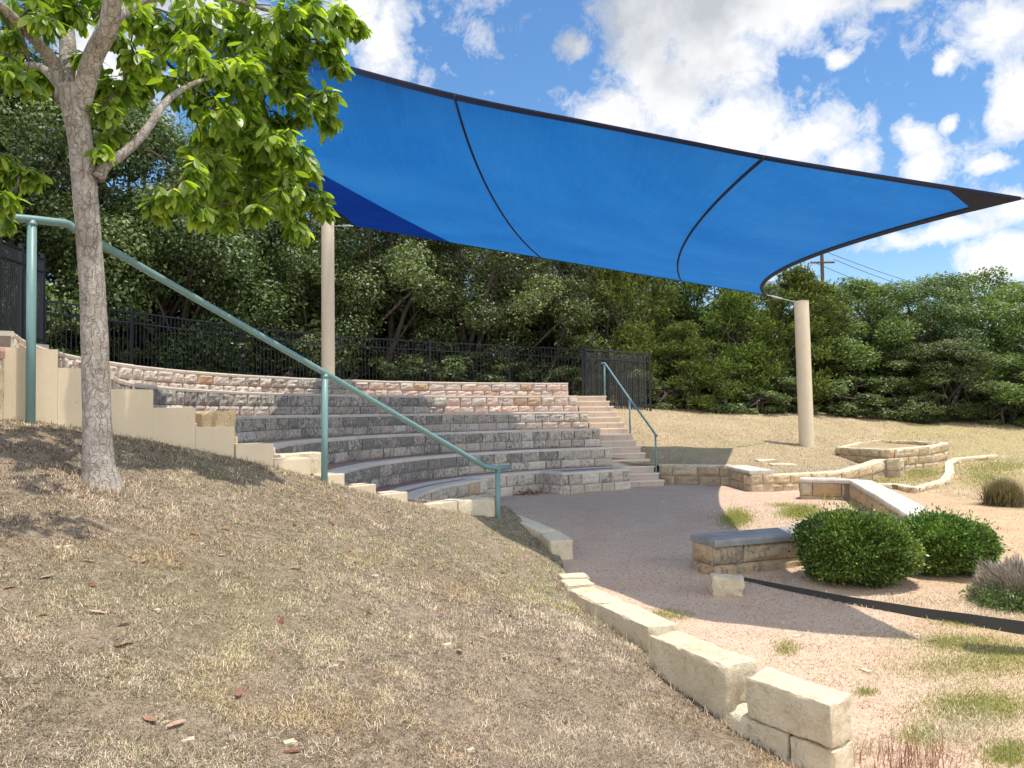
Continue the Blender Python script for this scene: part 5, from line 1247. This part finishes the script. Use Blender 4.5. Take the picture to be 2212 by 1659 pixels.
BLOBS = [(1400, 40, 150, 140, 1), (1560, 20, 230, 90, 1), (1740, -10, 130, 70, 1), (1440, 190, 150, 130, 1), (1330, 245, 95, 75, 1), (1580, 270, 150, 100, 1), (1730, 320, 140, 75, 1), (1840, 360, 70, 45, 1), (1530, 120, 120, 130, 1),
         (1228, 90, 46, 40, .6), (1812, 122, 38, 26, .5), (2045, 135, 24, 32, .6), (2180, 40, 90, 90, .8), (2200, 220, 62, 100, .9), (1975, 310, 62, 42, .8), (2057, 272, 24, 20, .7), (2005, 365, 60, 40, .7), (2155, 357, 56, 20, .7),
         (2190, 455, 80, 60, .6), (2020, 510, 190, 36, .45), (2150, 575, 120, 60, 1), (1930, 8, 60, 30, .7), (815, 90, 62, 110, .6), (760, 20, 80, 60, .5), (480, 60, 120, 100, .8), (40, 210, 130, 110, .8), (200, 130, 140, 120, .7), (-300, 300, 300, 200, .8), (2600, 300, 250, 150, .9), (1900, -300, 400, 160, .9), (700, -400, 350, 160, .8)]
dens = None
for (u, v, ru, rv, wgt) in BLOBS:
    r0 = ray(u, v).normalized(); ra = ray(u+ru, v).normalized(); rb = ray(u, v-rv).normalized()
    a0, e0 = math.atan2(r0.x, r0.y), math.asin(r0.z); da = abs(math.atan2(ra.x, ra.y)-a0); de = abs(math.asin(rb.z)-e0)
    q = N.n('VectorMath', {'operation': 'MULTIPLY'}, _0=N.n('VectorMath', {'operation': 'SUBTRACT'}, _0=pv, _1=(a0, e0, 0)).outputs[0], _1=(1/da, 1/de, 0)).outputs[0]
    dd = N.math('MULTIPLY', N.math('SUBTRACT', 1.25, N.n('VectorMath', {'operation': 'LENGTH'}, _0=q).outputs['Value']), .62+.38*wgt)
    dens = dd if dens is None else N.math('MAXIMUM', dens, dd)
# bright clouds added in the unseen sky behind the camera, as fill light
gen = N.math('SUBTRACT', N.noise(dirv, 2.2, 4, .55), .40); back = N.ramp(N.math('ADD', N.math('MULTIPLY', Y, .5), .5), [(.45, 1.0), (.62, 0.0)])
dens = N.math('MAXIMUM', dens, N.math('MULTIPLY', N.math('MULTIPLY', gen, 4.0), back))
f1_ = N.noise(dirv, 9.0, 9, .62, .3); f2_ = N.noise(dirv, 26.0, 8, .68, .4)
fz_ = N.math('ADD', N.math('MULTIPLY', N.math('SUBTRACT', f1_, .5), 1.9), N.math('MULTIPLY', N.math('SUBTRACT', f2_, .5), 1.7))
dn = N.math('ADD', dens, fz_)
mask = N.ramp(dn, [(.06, 0.0), (.34, .55), (.72, 1.0)])
shade = N.math('ADD', N.math('MULTIPLY', N.noise(dirv, 5.0, 6, .6), 1.0), N.math('MULTIPLY', N.math('SUBTRACT', el, .38), 1.0))
ccol = N.ramp(shade, [(.42, (10.6, 10.6, 10.8)), (.60, (9.2, 9.3, 9.6)), (.78, (5.6, 5.9, 6.5))])
cr = nt.nodes[-1]
ccol = N.mix(1.0, N.ramp(shade, [(.40, (1.0, 1.0, 1.0)), (.56, (.90, .91, .93)), (.74, (.55, .58, .63))]), (1, 1, 1), 'MULTIPLY')
sc_ = N.n('VectorMath', {'operation': 'SCALE'}, _0=ccol, Scale=N.math('ADD', 3.95, N.math('MULTIPLY', back, 6.5))).outputs[0]  # the unseen clouds are made brighter than the visible ones for fill
skyc = N.n('HueSaturation', Saturation=1.24, Value=.68, Color=sky.outputs[0]).outputs[0]
nm = nt.nodes.new('ShaderNodeMix'); nm.data_type = 'RGBA'; nm.clamp_result = False
nt.links.new(mask, nm.inputs[0]); nt.links.new(skyc, nm.inputs[6]); nt.links.new(sc_, nm.inputs[7])
bg = N.n('Background', Color=nm.outputs[2], Strength=0.135); nt.links.new(bg.outputs[0], out.inputs[0])
sl = bpy.data.lights.new('sun', 'SUN'); so = bpy.data.objects.new('sun', sl); C.objects.link(so)
sl.energy = 2.55; sl.angle = R_(0.55); sl.color = (1.0, .94, .84); so.rotation_euler = SUN.to_track_quat('Z', 'Y').to_euler()
SC.view_settings.view_transform = 'Standard'; SC.view_settings.look = 'None'; SC.view_settings.exposure = 1.0; SC.view_settings.gamma = 1.0
SC.cycles.max_bounces = 6; SC.cycles.transparent_max_bounces = 8; SC.cycles.diffuse_bounces = 3; SC.cycles.transmission_bounces = 4
SC.cycles.use_adaptive_sampling = True; SC.cycles.adaptive_threshold = 0.02
